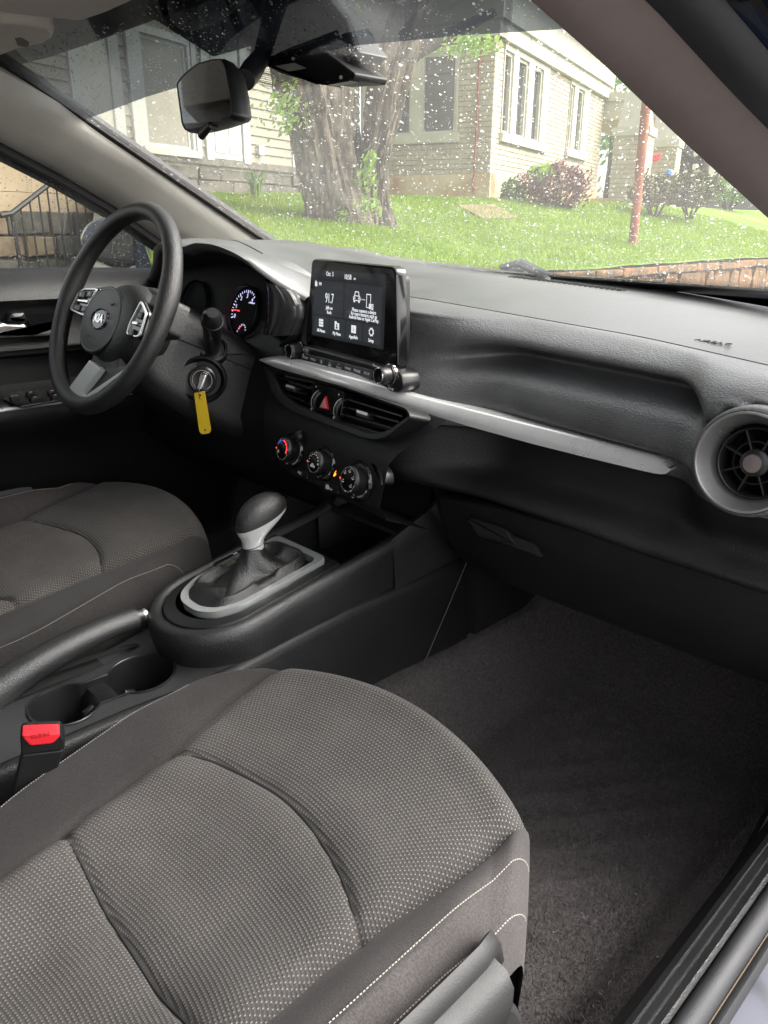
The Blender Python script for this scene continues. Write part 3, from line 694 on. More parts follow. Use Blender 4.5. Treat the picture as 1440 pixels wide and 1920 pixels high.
# dotted fringe of the frit: fine printed dots, real little discs
mb = MB()
def disc(mb, c, n, r, k=6):
    a = n.orthogonal().normalized(); b = n.cross(a); mb.cap([c+a*r*math.cos(2*math.pi*i/k)+b*r*math.sin(2*math.pi*i/k) for i in range(k)])
for j in range(7):
    for i in range(420):
        u = -.96+1.92*(i+.5*(j % 2))/420; s = .022+.0052*j; disc(mb, gp(u, s)-gnorm(u, s)*.004, gnorm(u, s), .0016-.00016*j)
FRP = [(455, 150), (500, 172), (600, 161), (675, 92), (640, 75)]
us = [glass_us(*p) for p in FRP]
u0, u1 = min(p[0] for p in us), max(p[0] for p in us); s0, s1 = min(p[1] for p in us), max(p[1] for p in us)
def inside(p, poly):
    c = False
    for i in range(len(poly)):
        (x0, y0), (x1, y1) = poly[i-1], poly[i]
        if (y0 > p[1]) != (y1 > p[1]) and p[0] < (x1-x0)*(p[1]-y0)/(y1-y0)+x0: c = not c
    return c
nu, ns = int((u1-u0)*.62/.0034), int((s1-s0)*.8/.0034)
for i in range(nu):
    for j in range(ns):
        q = (u0+(u1-u0)*(i+.5*(j % 2))/nu, s0+(s1-s0)*j/ns)
        if inside(q, us): disc(mb, gp(*q)-gnorm(*q)*.004, gnorm(*q), .00135)
mb.build('frit_dots', M_frit, wsh, smooth=0, kind='stuff')
# dark see-through patch on the glass above the mirror
FR2 = [(268, 30), (398, 112), (470, 92), (455, 150), (640, 75), (672, 92), (655, 40), (600, -30), (300, -60)]
us2 = [glass_us(*p) for p in FR2]; mb = MB()
mb.cap([gp(*q)-gnorm(*q)*.0045 for q in us2]); mb.build('dark_patch', glass('patch_tint', (.05, .055, .065), veil=.0), wsh, smooth=0)
# rain drops on the outside of the glass
def drops(n, surf, nor, urange, srange, seed, r0=.0008, r1=.0022, keep=None):
    g = np.random.default_rng(seed); mb = MB(); c = 0
    while c < n:
        u, s = g.uniform(*urange), g.uniform(*srange); c += 1
        if keep and not keep(u, s, g.random()): continue
        p = surf(u, s); n_ = nor(u, s); a = n_.orthogonal().normalized(); b = n_.cross(a)
        r = r0+(r1-r0)*g.random()**3.2; el = 1+.35*g.random(); k = 6; h = r*.55; bs = len(mb.v)
        for rr, hh in ((1, 0), (.72, .68)):
            for i in range(k):
                t = 2*math.pi*i/k; mb.v.append(tuple(p+a*r*rr*math.cos(t)*(1+.15*(el-1))+b*r*rr*el*math.sin(t)+n_*(h*hh+.0004)))
        mb.v.append(tuple(p+n_*(h+.0004)))
        for i in range(k):
            j = (i+1) % k; mb.f.append((bs+i, bs+j, bs+k+j, bs+k+i)); mb.f.append((bs+k+i, bs+k+j, bs+2*k))
        mb.f.append(tuple(bs+i for i in range(k-1, -1, -1)))
    return mb
def dens(u, s, q): return q < .55+.45*noise.noise(V((u*4, s*5, 2)))+.25*sm(-.2, .4, u)
drops(14500, gp, gnorm, (-.97, .97), (.02, .99), 5, .0006, .0016, dens).build('rain_drops', M_drop, wsh, smooth=180, kind='stuff')
drops(420, gp, gnorm, (-.97, .97), (.03, .97), 51, .0017, .0030).build('large_drops', M_drop, wsh, smooth=180, kind='stuff')
# rubber edge along the left pillar
mb = MB(); mb.tube([gp(-.972, k/20)-gnorm(-.972, k/20)*.010 for k in range(22)], .013, 8); mb.build('edge_seal', M_rubber, wsh)

# ---- pillars, header, roof lining, left window, door: the body of the car
body = thing('car_body', 'dark blue car body shell with beige lined pillars and roof around the cabin', 'car', (0, -.3, .3))
def PL(sg):                    # three lines of the windscreen pillar trim, bottom -> top
    if sg < 0:
        g_ = [at(490, 446, 'x', -.645), at(300, 315, 'x', -.60), at(165, 222, 'x', -.575), at(0, 132, 'x', -.545)]
        r_ = [at(440, 452, 'x', -.655), at(250, 325, 'x', -.625), at(100, 238, 'x', -.60), at(0, 192, 'x', -.58)]
        w_ = [at(330, 470, 'x', -.72), at(215, 388, 'x', -.705), at(110, 325, 'x', -.69), at(0, 267, 'x', -.67)]
    return g_, r_, w_
g_, r_, w_ = PL(-1)
ext = lambda L_: [L_[0]+(L_[0]-L_[1])*.5]+L_+[L_[-1]+(L_[-1]-L_[-2])*1.2]
g_, r_, w_ = (resample(ext(x), 24) for x in (g_, r_, w_))
out = V((-.03, .05, 0))
mb = MB(); mid = [a.lerp(b, .5)+V((.012, -.006, .0)) for a, b in zip(g_, r_)]; m2 = [a.lerp(b, .45)+V((.012, -.004, 0)) for a, b in zip(r_, w_)]
mb.grid([[p+out for p in g_], g_, mid, [p+V((.006, -.004, 0)) for p in r_], m2, w_, [p+V((-.03, .02, 0)) for p in w_]]); mb.build('pillar_trim', M_trimb, body, smooth=60)
mb = MB(); mb.tube([p+V((-.012, .0, -.006)) for p in w_], .010, 8); mb.tube([p+V((-.03, .004, -.016)) for p in w_], .012, 8); mb.build('window_seal', M_rubber, body)
# right pillar (door open): trim, seals and painted flange seen nearly from behind
ri = [at(1440, 409, 'x', .555), at(1355, 332, 'x', .532), at(1270, 255, 'x', .510), at(1140, 128, 'x', .478), at(1040, 40, 'x', .458)]
ri = resample([ri[0]+(ri[0]-ri[1])*1.2]+ri+[ri[-1]+(ri[-1]-ri[-2])*1.5], 20)
def offs(a, b, c): return [p+V((a, b, c)) for p in ri]
mb = MB(); mb.grid([offs(.05, .10, .01), offs(.012, .03, 0), offs(0, 0, 0), offs(.006, -.006, .002), offs(.030, -.012, .012), offs(.058, -.014, .026)]); mb.build('pillar_trim', M_pillr, body, smooth=60)
mb = MB(); mb.grid([offs(.055, -.012, .026), offs(.062, -.026, .030), offs(.074, -.034, .036), offs(.088, -.032, .042), offs(.094, -.020, .046)]); mb.build('door_seal', M_rubber, body, smooth=60)
mb = MB(); mb.grid([offs(.092, -.012, .045), offs(.112, -.014, .052), offs(.122, -.026, .058), offs(.134, -.03, .064), offs(.146, -.022, .07)]); mb.build('pillar_flange', M_paint, body, smooth=60)
mb = MB(); mb.grid([offs(.145, -.02, .07), offs(.155, -.036, .076), offs(.168, -.04, .082), offs(.18, -.03, .088)]); mb.build('outer_seal', M_rubber, body, smooth=60)
mb = MB(); mb.grid([offs(.178, -.028, .088), offs(.21, .0, .10), offs(.22, .12, .08)]); mb.build('outer_panel', M_paint, body, smooth=60)
# header, roof lining
hl = [at(-120, 165, 'y', -.02), at(0, 130, 'y', .0), at(100, 105, 'y', .005), at(180, 76, 'y', .008), at(250, 50, 'y', .01), at(400, 0, 'y', .012), at(520, -40, 'y', .01)]
hl = resample([V((-.62, -.06, 1.27))]+hl[1:]+[V((.3, 0, 1.31)), V((.5, -.05, 1.285))], 30)
mb = MB(); mb.grid([[p+V((0, .05, .02)) for p in hl], [p+V((0, .004, .002)) for p in hl], hl, [p+V((0, -.012, .006)) for p in hl], [p+V((0, -.06, .03)) for p in hl], [V((p.x*1.02, -.3, 1.38-.05*(p.x/.6)**2)) for p in hl], [V((p.x*1.02, -1.2, 1.40-.06*(p.x/.6)**2)) for p in hl], [V((p.x*.95, -1.8, 1.30)) for p in hl]])
mb.build('roof_lining', M_head, body, smooth=60)
# shell pieces behind and left of the view: roof skin, rear quarter, rear window opening, door pillars
mb = MB(); mb.grid([[V((x, y, 1.43-.08*(x/.62)**2-.10*max(0, (-1.2-y)/.7))) for x in (-.66, -.4, 0, .4, .64)] for y in (-.0, -.5, -1.2, -1.9)]); mb.build('roof_skin', M_paint, body, smooth=60, solid=.01)
mb = MB()
for sg in (-1, 1): mb.box(Fr((sg*.70, -.86, .6), (0, 1, 0), Z), -.06, .06, -.3, .75, -.05, .03)
mb.build('door_post', M_dark, body, smooth=0)
mb = MB(); mb.box(Fr((0, -1.75, .6), (1, 0, 0), Z), -.72, .72, -.4, .38, 0, .03); mb.build('rear_bulkhead', M_dark, body, smooth=0)
mb = MB(); mb.box(Fr((0, .86, .6), (1, 0, 0), Z), -.80, .80, -.4, .34, 0, .03); mb.build('firewall', M_dark, body, smooth=0)
mb = MB(); mb.box(Fr((.80, .62, .45), (0, 1, 0), Z), -.28, .3, -.25, .52, -.03, .03); mb.build('front_wing', M_paint, body, smooth=0)
mb = MB(); mb.box(Fr((-.755, .62, .45), (0, 1, 0), Z), -.24, .3, -.4, .48, -.03, .03); mb.build('front_wing', M_dark, body, smooth=0)
mb = MB(); mb.box(Fr((-.775, -1.3, .3), (0, 1, 0), Z), -.5, .42, -.1, .62, -.03, .03); mb.build('rear_door', M_paint, body, smooth=0)
mb = MB(); mb.box(Fr((.775, -1.35, .3), (0, 1, 0), Z), -.5, .40, -.1, .62, -.03, .03); mb.build('rear_door', M_paint, body, smooth=0)
mb = MB(); mb.grid([[V((x, y, .955-.08*max(0, y-.8)-.02*(x/.8)**2)) for x in (-.85, -.5, 0, .5, .85)] for y in (.72, .9, 1.3, 1.75, 1.8)]); mb.build('bonnet', M_paint, body, smooth=60, solid=.01)
M_priv = glass('tinted_rear_glass', (.10, .10, .10))  # unseen rear windows; deep tint added to keep light out of the cabin
for sg in (-1, 1):
    mb = MB(); mb.grid([[V((sg*x, y, z)) for y in (-.90, -1.3, -1.75)] for x, z in ((.76, .92), (.62, 1.36))]); mb.build('rear_side_glass', M_priv, body, smooth=0)
mb = MB(); mb.grid([[V((x, y, z)) for x in (-.7, .7)] for y, z in ((-1.74, .92), (-1.74, 1.34))]); mb.build('rear_screen', M_priv, body, smooth=0)
# driver's door
dd_ = thing('driver_door', 'black moulded driver door with satin pull handle and window switches', 'car door', (-.75, -.3, .4))
ys_ = [-.9, -.5, -.2, -.05, .1, .2, .3, .42]
prof = [(-.785, .955), (-.755, .962), (-.735, .952), (-.705, .925), (-.698, .905), (-.715, .893), (-.722, .87), (-.722, .84), (-.712, .818), (-.71, .812)]
mb = MB(); mb.grid([[V((x, y, z-.012*sm(0, .4, y))) for y in ys_] for x, z in prof]); mb.build('upper_panel', M_dashlow, dd_, smooth=50)
mb = MB(); mb.grid([[V((x, y, z-.012*sm(0, .4, y))) for y in ys_] for x, z in ((-.71, .813), (-.712, .80), (-.735, .79), (-.735, .74), (-.68, .722), (-.648, .72), (-.638, .708), (-.64, .68), (-.66, .655), (-.70, .60), (-.71, .40), (-.70, .28))]); mb.build('lower_panel', M_plain, dd_, smooth=50)
mb = MB(); mb.tube([V((-.7205, y, .893-.004)) for y in ys_], .0022, 6); mb.tube([V((-.708, y, .811-.01*sm(0, .4, y))) for y in ys_], .0022, 6); mb.build('trim_line', M_satin, dd_)
mb = MB(); mb.tube([V((-.637, y, .712-.012*sm(0, .4, y))) for y in ys_], .004, 6); mb.build('armrest_edge', M_silver, dd_)
# door pull / latch lever
FD = Fr((-.712, -.03, .855), (0, 1, 0), Z)
def fdp(*pts, c=0): return [FD.px(x, y, c) for x, y in pts]
mb = MB(); mb.prism(rpoly(fdp((-40, 612), (0, 603), (40, 605), (52, 622), (100, 607), (108, 590), (120, 612), (95, 628), (0, 632), (-40, 634)), .006), FD, 0, .02, bev=.006); mb.build('pull_bezel', M_silverd, dd_)
mb = MB(); mb.prism(rpoly(fdp((2, 600), (10, 584), (36, 582), (44, 602), (30, 604)), .005), FD, .004, .03, bev=.008); mb.build('latch_lever', M_satin, dd_)
mb = MB(); mb.prism(rpoly(fdp((44, 590), (100, 585), (100, 606), (60, 615)), .006), FD, -.002, .004); mb.build('latch_recess', M_gloss, dd_)
FS = Fr((-.67, -.06, .7235), (0, 1, 0), V((-1, 0, .12)))
mb = MB(); mb.prism(rpoly([FS.px(x, y) for x, y in ((5, 752), (20, 738), (120, 730), (122, 752), (40, 766))], .004), FS, 0, .004, bev=.002); sw_ = mb.build('switch_panel', M_gloss, dd_)
for k, (x, y) in enumerate(((58, 741), (65, 750), (98, 738), (104, 746), (28, 748))):
    a, b = FS.px(x, y, .004); m_ = MB(); m_.prism(rrect(a-.009, b-.007, a+.009, b+.007, .002), FS, .004, .010, bev=.002); s_ = m_.build('window_switch', M_satin, dd_)
    text('switch_mark', 'AUTO' if k == 4 else '▬', .005, FS.sub(a, b, .0105), M_white, dd_)
# driver's window with drops
sg_ = thing('driver_window', 'rain streaked driver side window glass', 'window', (-.76, -.1, .96))
def sgp(u, s): return V((-.755+.12*s, -.9+1.25*u, .95+.36*s))
WT = [w_[i] for i in range(24)]
poly = [(p.y, p.z) for p in WT]; poly.sort()
def ztop(y): return tab([(a, b-.006) for a, b in poly], y) if y > poly[0][0] else 1.27
mb = MB(); mb.grid([[V((-.755+.12*(z-.95)/.36, y, z)) for y in [-.9+1.22*i/30 for i in range(31)] for z in [lerp(.945, max(.947, ztop(y)), k)]] for k in (0, .5, 1)]); mb.build('glass', M_side, sg_, smooth=180)
def kd(u, s, q):
    y = -.9+1.25*u; return .95+.36*s < ztop(y) and q < .35+.4*noise.noise(V((u*9, s*2, 7)))
drops(5000, sgp, lambda u, s: V((-.95, 0, .3)).normalized(), (.55, 1), (.0, .6), 9, .0007, .0016, kd).build('rain_drops', M_drop, sg_, smooth=180, kind='stuff')
g = np.random.default_rng(4); mb = MB()
for k in range(26):       # running trails of beads
    u = g.uniform(.62, .95); s = g.uniform(.05, .5)
    for j in range(int(g.uniform(4, 13))):
        q = sgp(u+g.normal()*.0008, max(0, s-.012*j)); mb.lathe(Fr(q, (0, 1, 0), (0, 0, 1)), [(.0011, 0), (.0009, .0006), (0, .0009)], 6)
mb.build('rain_trails', M_drop, sg_, smooth=180, kind='stuff')
# door mirror outside
dm = thing('door_mirror', 'dark blue door mirror seen through the steering wheel', 'door mirror', (-.93, .33, .98))
FM = Fr(at(225, 455, 'x', -.93), V((.55, .84, 0)), Z)
def fm(*pts, c=0): return [FM.px(x, y, c) for x, y in pts]
shp = rpoly(fm((146, 450), (160, 420), (192, 405), (240, 406), (275, 425), (282, 500), (215, 506), (170, 490)), .03)
mb = MB(); mb.prism(shp, FM, -.08, .012, bev=.02); mb.build('housing', M_paint, dm)
shp = rpoly(fm((166, 452), (185, 425), (205, 415), (250, 420), (252, 500), (225, 505), (190, 493)), .025)
mb = MB(); mb.prism(shp, FM, .012, .014); mb.build('mirror_glass', M_mirror, dm)
mb = MB(); mb.prism([FM.px(x, y) for x, y in ((262, 425), (292, 508), (258, 508))], Fr(FM.o, FM.u, FM.v), .02, .05); mb.build('sail_panel', M_paint, dm)
# ================================================================== DASHBOARD
da = thing('dashboard', 'black grained dashboard with silver trim strip, glove box and hooded gauge pod', 'dashboard', (0, .3, .7))
# --- top pad: windscreen foot -> seam
T_sy = [(-.74, .38), (-.55, .33), (-.44, .30), (-.226, .30), (-.1, .315), (.05, .325), (.75, .325)]
T_sz = [(-.74, .95), (-.62, .985), (-.50, 1.015), (-.439, 1.019), (-.387, 1.006), (-.338, .991), (-.275, .970), (-.226, .958), (-.1, .944), (.04, .938), (.42, .917), (.57, .902), (.74, .885)]
T_bz = [(-.74, .97), (-.5, 1.0), (-.45, .985), (-.3, .972), (-.1, .96), (0, .956), (.25, .945), (.5, .926), (.74, .90)]
by = lambda x: .715-.20*x*x
def toprow(t, x):              # t 0 seam .. 1 windscreen foot
    y = lerp(tab(T_sy, x), by(x), t); z = lerp(tab(T_sz, x), tab(T_bz, x), t)
    z += .010*math.sin(math.pi*t)*(1 if x > -.1 else .8) - .004*sm(.55, .75, t)*sm(1, .9, t)
    return V((x, y, z))
XS = [-.74+1.48*i/110 for i in range(111)]
def smooth_rows(rows, it=3):   # soften kinks of the tables along x
    for _ in range(it):
        rows = [[r[0]]+[(r[i-1]+r[i]*2+r[i+1])/4 for i in range(1, len(r)-1)]+[r[-1]] for r in rows]
    return rows
rows = smooth_rows([[toprow(t, x) for x in XS] for t in (1.06, 1, .9, .8, .7, .6, .5, .4, .3, .2, .12, .06, .02, .006, .004)], 6)
sag = [p+V((0, -.001, -.006)) for p in rows[-1]]
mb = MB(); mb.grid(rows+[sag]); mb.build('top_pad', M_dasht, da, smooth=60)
SEAM = rows[-1]
# --- gauge hood: seam -> edge over the dials (driver side)
he = [V((-.74, .27, .93)), V((-.62, .22, .972)), V((-.50, .16, 1.008)), V((-.42, .135, 1.018))]+[at(345, 462, 'y', .13), at(360, 451, 'y', .13), at(400, 454, 'y', .13), at(440, 469, 'y', .14), at(470, 487, 'y', .155), at(500, 513, 'y', .175), at(530, 535, 'y', .20), at(572, 560, 'y', .225)]
he = sorted(he, key=lambda p: p.x)
hx = [he[0].x+(he[-1].x-he[0].x)*i/70 for i in range(71)]
def tv(L_, x): return V((x, tab([(p.x, p.y) for p in L_], x), tab([(p.x, p.z) for p in L_], x)))
sr = [tv([V((p.x, p.y-.0035, p.z-.0005)) for p in SEAM], x) for x in hx]; er = [tv(he, x) for x in hx]
er = smooth_rows([er], 3)[0]
hood = []
for t in (0, .05, .3, .6, .85, .95): hood.append([a.lerp(b, t)+V((0, 0, .006*math.sin(math.pi*t))) for a, b in zip(sr, er)])
hood = [[p+V((0, 0, -.006)) for p in sr]]+hood+[[p+V((0, -.001, -.003)) for p in er], [p+V((0, .002, -.010)) for p in er], [p+V((0, .015, -.016)) for p in er], [p+V((0, .12, -.022)) for p in er]]
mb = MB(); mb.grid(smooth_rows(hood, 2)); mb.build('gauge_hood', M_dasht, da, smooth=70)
# --- passenger face: seam -> crest -> recess -> shelf -> strip -> crease -> glove box edge
PA = [(.325, 0), (.310, -.001), (.295, -.004), (.280, -.010), (.270, -.016), (.263, -.023), (.262, -.030), (.272, -.035), (.292, -.040), (.301, -.048), (.291, -.056), (.270, -.064), (.251, -.075), (.240, -.089), (.236, -.106), (.240, -.120), (.262, -.128), (.264, -.150), (.268, -.156), (.266, -.175), (.262, -.20), (.250, -.214), (.228, -.226), (.217, -.236), (.222, -.243)]
PB = [(.325, 0), (.295, -.002), (.262, -.006), (.240, -.012), (.226, -.019), (.216, -.028), (.208, -.038), (.203, -.050), (.200, -.062), (.199, -.074), (.199, -.086), (.199, -.098), (.200, -.110), (.201, -.120), (.202, -.130), (.204, -.136), (.206, -.142), (.210, -.152), (.213, -.160), (.222, -.175), (.236, -.195), (.236, -.210), (.222, -.224), (.213, -.234), (.220, -.242)]
PC = [(.325, 0), (.28, 0), (.24, -.005), (.235, -.012), (.232, -.02), (.23, -.03), (.228, -.04), (.225, -.05), (.222, -.06), (.218, -.07), (.212, -.08), (.206, -.09), (.198, -.10), (.19, -.11), (.184, -.118), (.182, -.124), (.19, -.128), (.186, -.150), (.19, -.156), (.185, -.175), (.18, -.20), (.18, -.214), (.18, -.226), (.185, -.236), (.19, -.243)]
fx = [-.14+.88*i/130 for i in range(131)]
ZS = [(.0, .940), (.13, .934), (.42, .917), (.56, .908), (.74, .888)]
ZL = [(.0, .930), (.13, .930), (.32, .926), (.5, .919), (.74, .917)]
rows = []
for j in range(len(PA)):
    r = []
    for x in fx:
        wb = sm(.515, .585, x+.06*(.5-j/24.)*(j < 15)); wc = sm(.27, .10, x)
        y = lerp(lerp(PA[j][0], PB[j][0], wb), PC[j][0], wc); dz = lerp(lerp(PA[j][1], PB[j][1], wb), PC[j][1], wc)
        r.append(V((x, y+(.0035 if j == 0 else 0)*-1, lerp(tab(ZS, x), tab(ZL, x), sm(0, 14, j))+dz)))
    rows.append(r)
VCC = at(1404, 866, 'x', .618)
for r in rows:                     # socket for the round vent
    for i, p in enumerate(r):
        if math.hypot(p.x-VCC.x, p.z-VCC.z) < .0495: r[i] = V((p.x, VCC.y+.07, p.z))
s_ = [tv([V((p.x, p.y-.0035, p.z-.0005)) for p in SEAM], x) for x in fx]
rows[0] = s_; rows[1] = [V((p.x, p.y, lerp(p.z, q.z, .6))) for p, q in zip(rows[1], s_)]
sub = []
for j in range(len(rows)-1):      # refine with a spline across rows
    n_ = 3
    for k in range(n_):
        t = k/n_; a, b, c, d = rows[max(0, j-1)], rows[j], rows[j+1], rows[min(len(rows)-1, j+2)]
        sub.append([.5*((2*q)+(r_-p)*t+(2*p-5*q+4*r_-s)*t*t+(3*q-p-3*r_+s)*t**3) for p, q, r_, s in zip(a, b, c, d)])
sub.append(rows[-1])
sub = smooth_rows(sub, 2); sp = 17*3+1
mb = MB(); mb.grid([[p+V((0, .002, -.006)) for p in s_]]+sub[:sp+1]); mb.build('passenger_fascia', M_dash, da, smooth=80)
mb = MB(); mb.grid(sub[sp:]+[[p+V((0, .03, 0)) for p in rows[-1]]]); mb.build('lower_fascia', M_dashlow, da, smooth=80)  # blacker plastic here puts the shade of the downward-turned face into colour
q_ = at(1312, 643, 'z', .918); cand = [toprow(k/100, q_.x) for k in range(101)]; q_ = min(cand, key=lambda p: abs((p-CAM).normalized().dot(UP)/(p-CAM).normalized().dot(FW)-ray(1312, 643).dot(UP)))
text('airbag_lettering', 'AIRBAG', .013, Fr(q_+V((0, 0, .0012)), V((1, 0, -.04)), V((0, 1, .10))), M_satin, da, depth=.0005)
# --- silver strip
STt = [(490, 673), (510, 668), (560, 680), (650, 704), (770, 738), (880, 766), (1000, 796), (1100, 820), (1200, 845), (1236, 854), (1249, 861), (1255, 868), (1257.5, 876)]
SBt = [(490, 676), (505, 684), (520, 690), (570, 704), (655, 727), (770, 765), (880, 799), (1000, 832), (1100, 857), (1200, 881), (1236, 889), (1249, 888), (1255, 884), (1257.5, 878)]
XQ = [490+750*i/56 for i in range(57)]+[1244, 1248, 1251, 1253.5, 1255.5, 1257, 1257.5]
ST = [(x, tab(STt, x)) for x in XQ]; SBm = [(x, tab(SBt, x)) for x in XQ]
T_y = [(-.30, .215), (-.2, .196), (-.1, .178), (0, .168), (.06, .17), (.135, .192), (.20, .212), (.32, .236), (.5, .262)]
def atc(px, py, tb, dy=0):
    x = .1
    for _ in range(40): q = at(px, py, 'y', tab(tb, x)+dy); x = lerp(x, q.x, .5)
    return at(px, py, 'y', tab(tb, x)+dy)
t_ = [atc(x, y, T_y, -.006) for x, y in ST]; b_ = [atc(x, y, T_y, -.014) for x, y in SBm]
o = V((.0, -1, 0))
mb = MB(); mb.grid([[p-o*.02 for p in t_], t_]+[[p.lerp(q, k/8)+o*.005*math.sin(math.pi*min(1, .12+k/8*.82))**.7 for p, q in zip(t_, b_)] for k in range(9)]+[[q-o*.02 for q in b_]]); mb.build('trim_strip', M_silver, da, smooth=60)
# --- glove box lid: own panel below the roll, gap above
glt = [at(823, 929, 'y', .232), at(900, 945, 'y', .224), at(1000, 971, 'y', .22), at(1200, 1018, 'y', .222), at(1440, 1089, 'y', .226), V((.74, .228, .672))]
glb = [at(868, 1050, 'y', .32), at(930, 1085, 'y', .305), at(1008, 1117, 'y', .30), at(1200, 1191, 'y', .298), at(1440, 1282, 'y', .30), V((.76, .302, .50))]
a_ = resample(glt, 40); c_ = resample(glb, 40)
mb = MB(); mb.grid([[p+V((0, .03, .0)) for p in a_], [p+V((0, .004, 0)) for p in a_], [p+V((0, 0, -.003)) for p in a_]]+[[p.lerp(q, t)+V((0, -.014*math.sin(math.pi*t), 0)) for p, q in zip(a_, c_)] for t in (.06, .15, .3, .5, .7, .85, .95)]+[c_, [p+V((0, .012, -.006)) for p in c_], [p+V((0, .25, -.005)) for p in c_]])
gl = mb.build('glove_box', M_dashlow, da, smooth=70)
FG = Fr(at(930, 1000, 'y', .226), V((1, .02, -.02)), V((0, .28, 1)))
gx = lambda *p: [FG.px(x, y) for x, y in p]
mb = MB(); mb.prism(rpoly(gx((873, 966), (953, 991), (972, 1022), (900, 1008)), .008), FG, -.004, .006, bev=.003); mb.build('handle', M_dashlow, gl)
mb = MB(); mb.prism(rpoly(gx((960, 1003), (1003, 1020), (1017, 1046), (960, 1026), (895, 1004), (905, 1006)), .006), FG, -.004, .0035, bev=.002); mb.build('handle_recess', M_dark, gl)
# --- lower driver side: knee panel
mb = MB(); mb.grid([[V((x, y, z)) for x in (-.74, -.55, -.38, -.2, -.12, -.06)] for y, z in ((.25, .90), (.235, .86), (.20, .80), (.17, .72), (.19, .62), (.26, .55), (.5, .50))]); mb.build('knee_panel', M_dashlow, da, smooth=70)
mb = MB(); mb.grid([[V((x, y, z)) for x in (.11, .3, .6, .80)] for y, z in ((.26, .70), (.33, .53), (.60, .50), (.85, .52))]); mb.build('under_panel', M_dark, da, smooth=70)
# side closing panels
mb = MB(); mb.cap([V((.742, y, z)) for y, z in ((.69, .91), (.33, .89), (.21, .86), (.205, .72), (.225, .68), (.30, .5), (.8, .5))]); mb.build('end_cap', M_dashlow, da, smooth=0)
# --- defroster slot and sensor bump on the pad
p0 = toprow(.62, .06); mb = MB()
for k in range(22):
    x = -.02+.011*k; q = toprow(.80, x); mb.tube([q+V((0, -.012, .0012)), q+V((.004, .012, .0012))], .0014, 4)
mb.build('defroster_slats', M_plain, da, kind='stuff')
q = toprow(.9, .02); mb = MB(); mb.lathe(Fr(q+V((0, 0, -.004)), (1, 0, 0), (0, 1, 0)), [(.020, 0), (.016, .007), (.008, .011), (0, .012)], 20); mb.build('light_sensor', M_satin, da)
# --- wiper pivot on the cowl outside
p = at(972, 505, 'y', .93); wp = thing('wiper_pivot', 'grey wiper pivot cover outside the foot of the windscreen', 'wiper', p)
mb = MB(); mb.lathe(Fr(p+V((0, 0, -.02)), RT0, FW), [(.024, -.02), (.024, .015), (.018, .022), (.0, .024)], 16, sy=.5); mb.tube([p+V((-.05, .0, .0)), p+V((.0, .01, .012)), p+V((.28, -.1, -.045))], [.010, .012, .007], 8); mb.build('cap', pr('wiper_grey', (.05, .06, .075), .45), wp)

# ================================================================== CENTRE STACK
S0 = Fr((0, .201, .859), (.992, -.126, 0), (0, .044, 1))
scn = thing('infotainment_screen', 'upright black touchscreen showing radio and phone tiles above the silver strip', 'touchscreen', S0.o)
fr = S0.sub(0, 0, 0)
mb = MB(); mb.prism(rpoly([(-.1305, -.004), (.1225, -.006), (.108, .1345), (-.1125, .1375)], .012, 6), S0, -.018, 0, bev=.004); mb.build('bezel', M_gloss, scn)
mb = MB(); mb.prism(rpoly([(-.115, -.004), (.108, -.006), (.098, .125), (-.10, .128)], .012, 5), S0, -.034, -.018); mb.build('housing', M_plain, scn)
D0 = S0.sub(-.01, .071, 0)
mb = MB(); mb.prism(rrect(-.097, -.053, .097, .051, .002), D0, 0, .0004); dp = mb.build('display', M_screen, scn)
mb = MB()
tiles = [(-.090, -.018, -.008, .034, 'tile'), (-.004, -.018, .090, .034, 'tile')]+[(-.090+.0455*k, -.048, -.0475+.0455*k, -.021, 'tile') for k in range(4)]
for x0, y0, x1, y1, n_ in tiles:
    m_ = MB(); m_.prism(rrect(x0, y0, x1, y1, .002), D0, .0004, .0008); m_.build(n_, M_tile, dp, smooth=0)
def stx(body, size, x, y, m=None, sx=.86): return text('screen_text', body, size, D0.sub(x, y, .0011), m or M_lit, dp, sx=sx*.95)
stx('Oct  3', .0095, -.046, .045); stx('10:58', .0105, .003, .043); stx('AM', .004, .021, .0415)
stx('FM', .007, -.073, .0285); stx('91.7', .021, -.046, .008, sx=.7); stx('Jaffe on', .0075, -.046, -.006); stx('Rock', .0075, -.046, -.013)
stx('Please connect a device', .0078, .047, -.003); stx('for more features such as', .0078, .047, -.0085); stx('Android Auto or Apple CarPlay.', .0078, .047, -.014, sx=.78)
for k, t in enumerate(('All Menus', 'My Menu', 'Apps/Info', 'Setup')): stx(t, .0072, -.069+.0455*k, -.0435)
def dot(parent, fr, shapes, m, name):
    mb = MB()
    for sh_ in shapes: mb.prism(sh_, fr, .0009, .0012)
    return mb.build(name, m, parent, smooth=0)
I = lambda k: D0.sub(-.069+.0455*k, -.031, 0)
for i in range(3):
    for j in range(3): dot(dp, I(0), [rrect(-.006+.0042*i, -.006+.0042*j, -.0025+.0042*i, -.0025+.0042*j, .0003)], M_lit, 'menu_square')
dot(dp, I(1), [[(-.006, -.006), (.006, -.006), (.006, .004), (.0, .004), (-.0015, .0065), (-.006, .0065)]], M_lit, 'folder_icon')
mb = MB(); mb.prism(circ(.0018, 12), I(1).sub(0, .0008), .0012, .0014); mb.prism([(-.003, -.0045), (.003, -.0045), (.0015, -.0012), (-.0015, -.0012)], I(1), .0012, .0014); mb.build('figure_mark', M_tile, dp, smooth=0)
dot(dp, I(2), [[(-.006, -.0065), (.006, -.0065), (.006, .005), (-.006, .005)]], M_lit, 'note_icon')
text('note_mark', 'i', .009, I(2).sub(0, -.001, .0014), M_tile, dp)
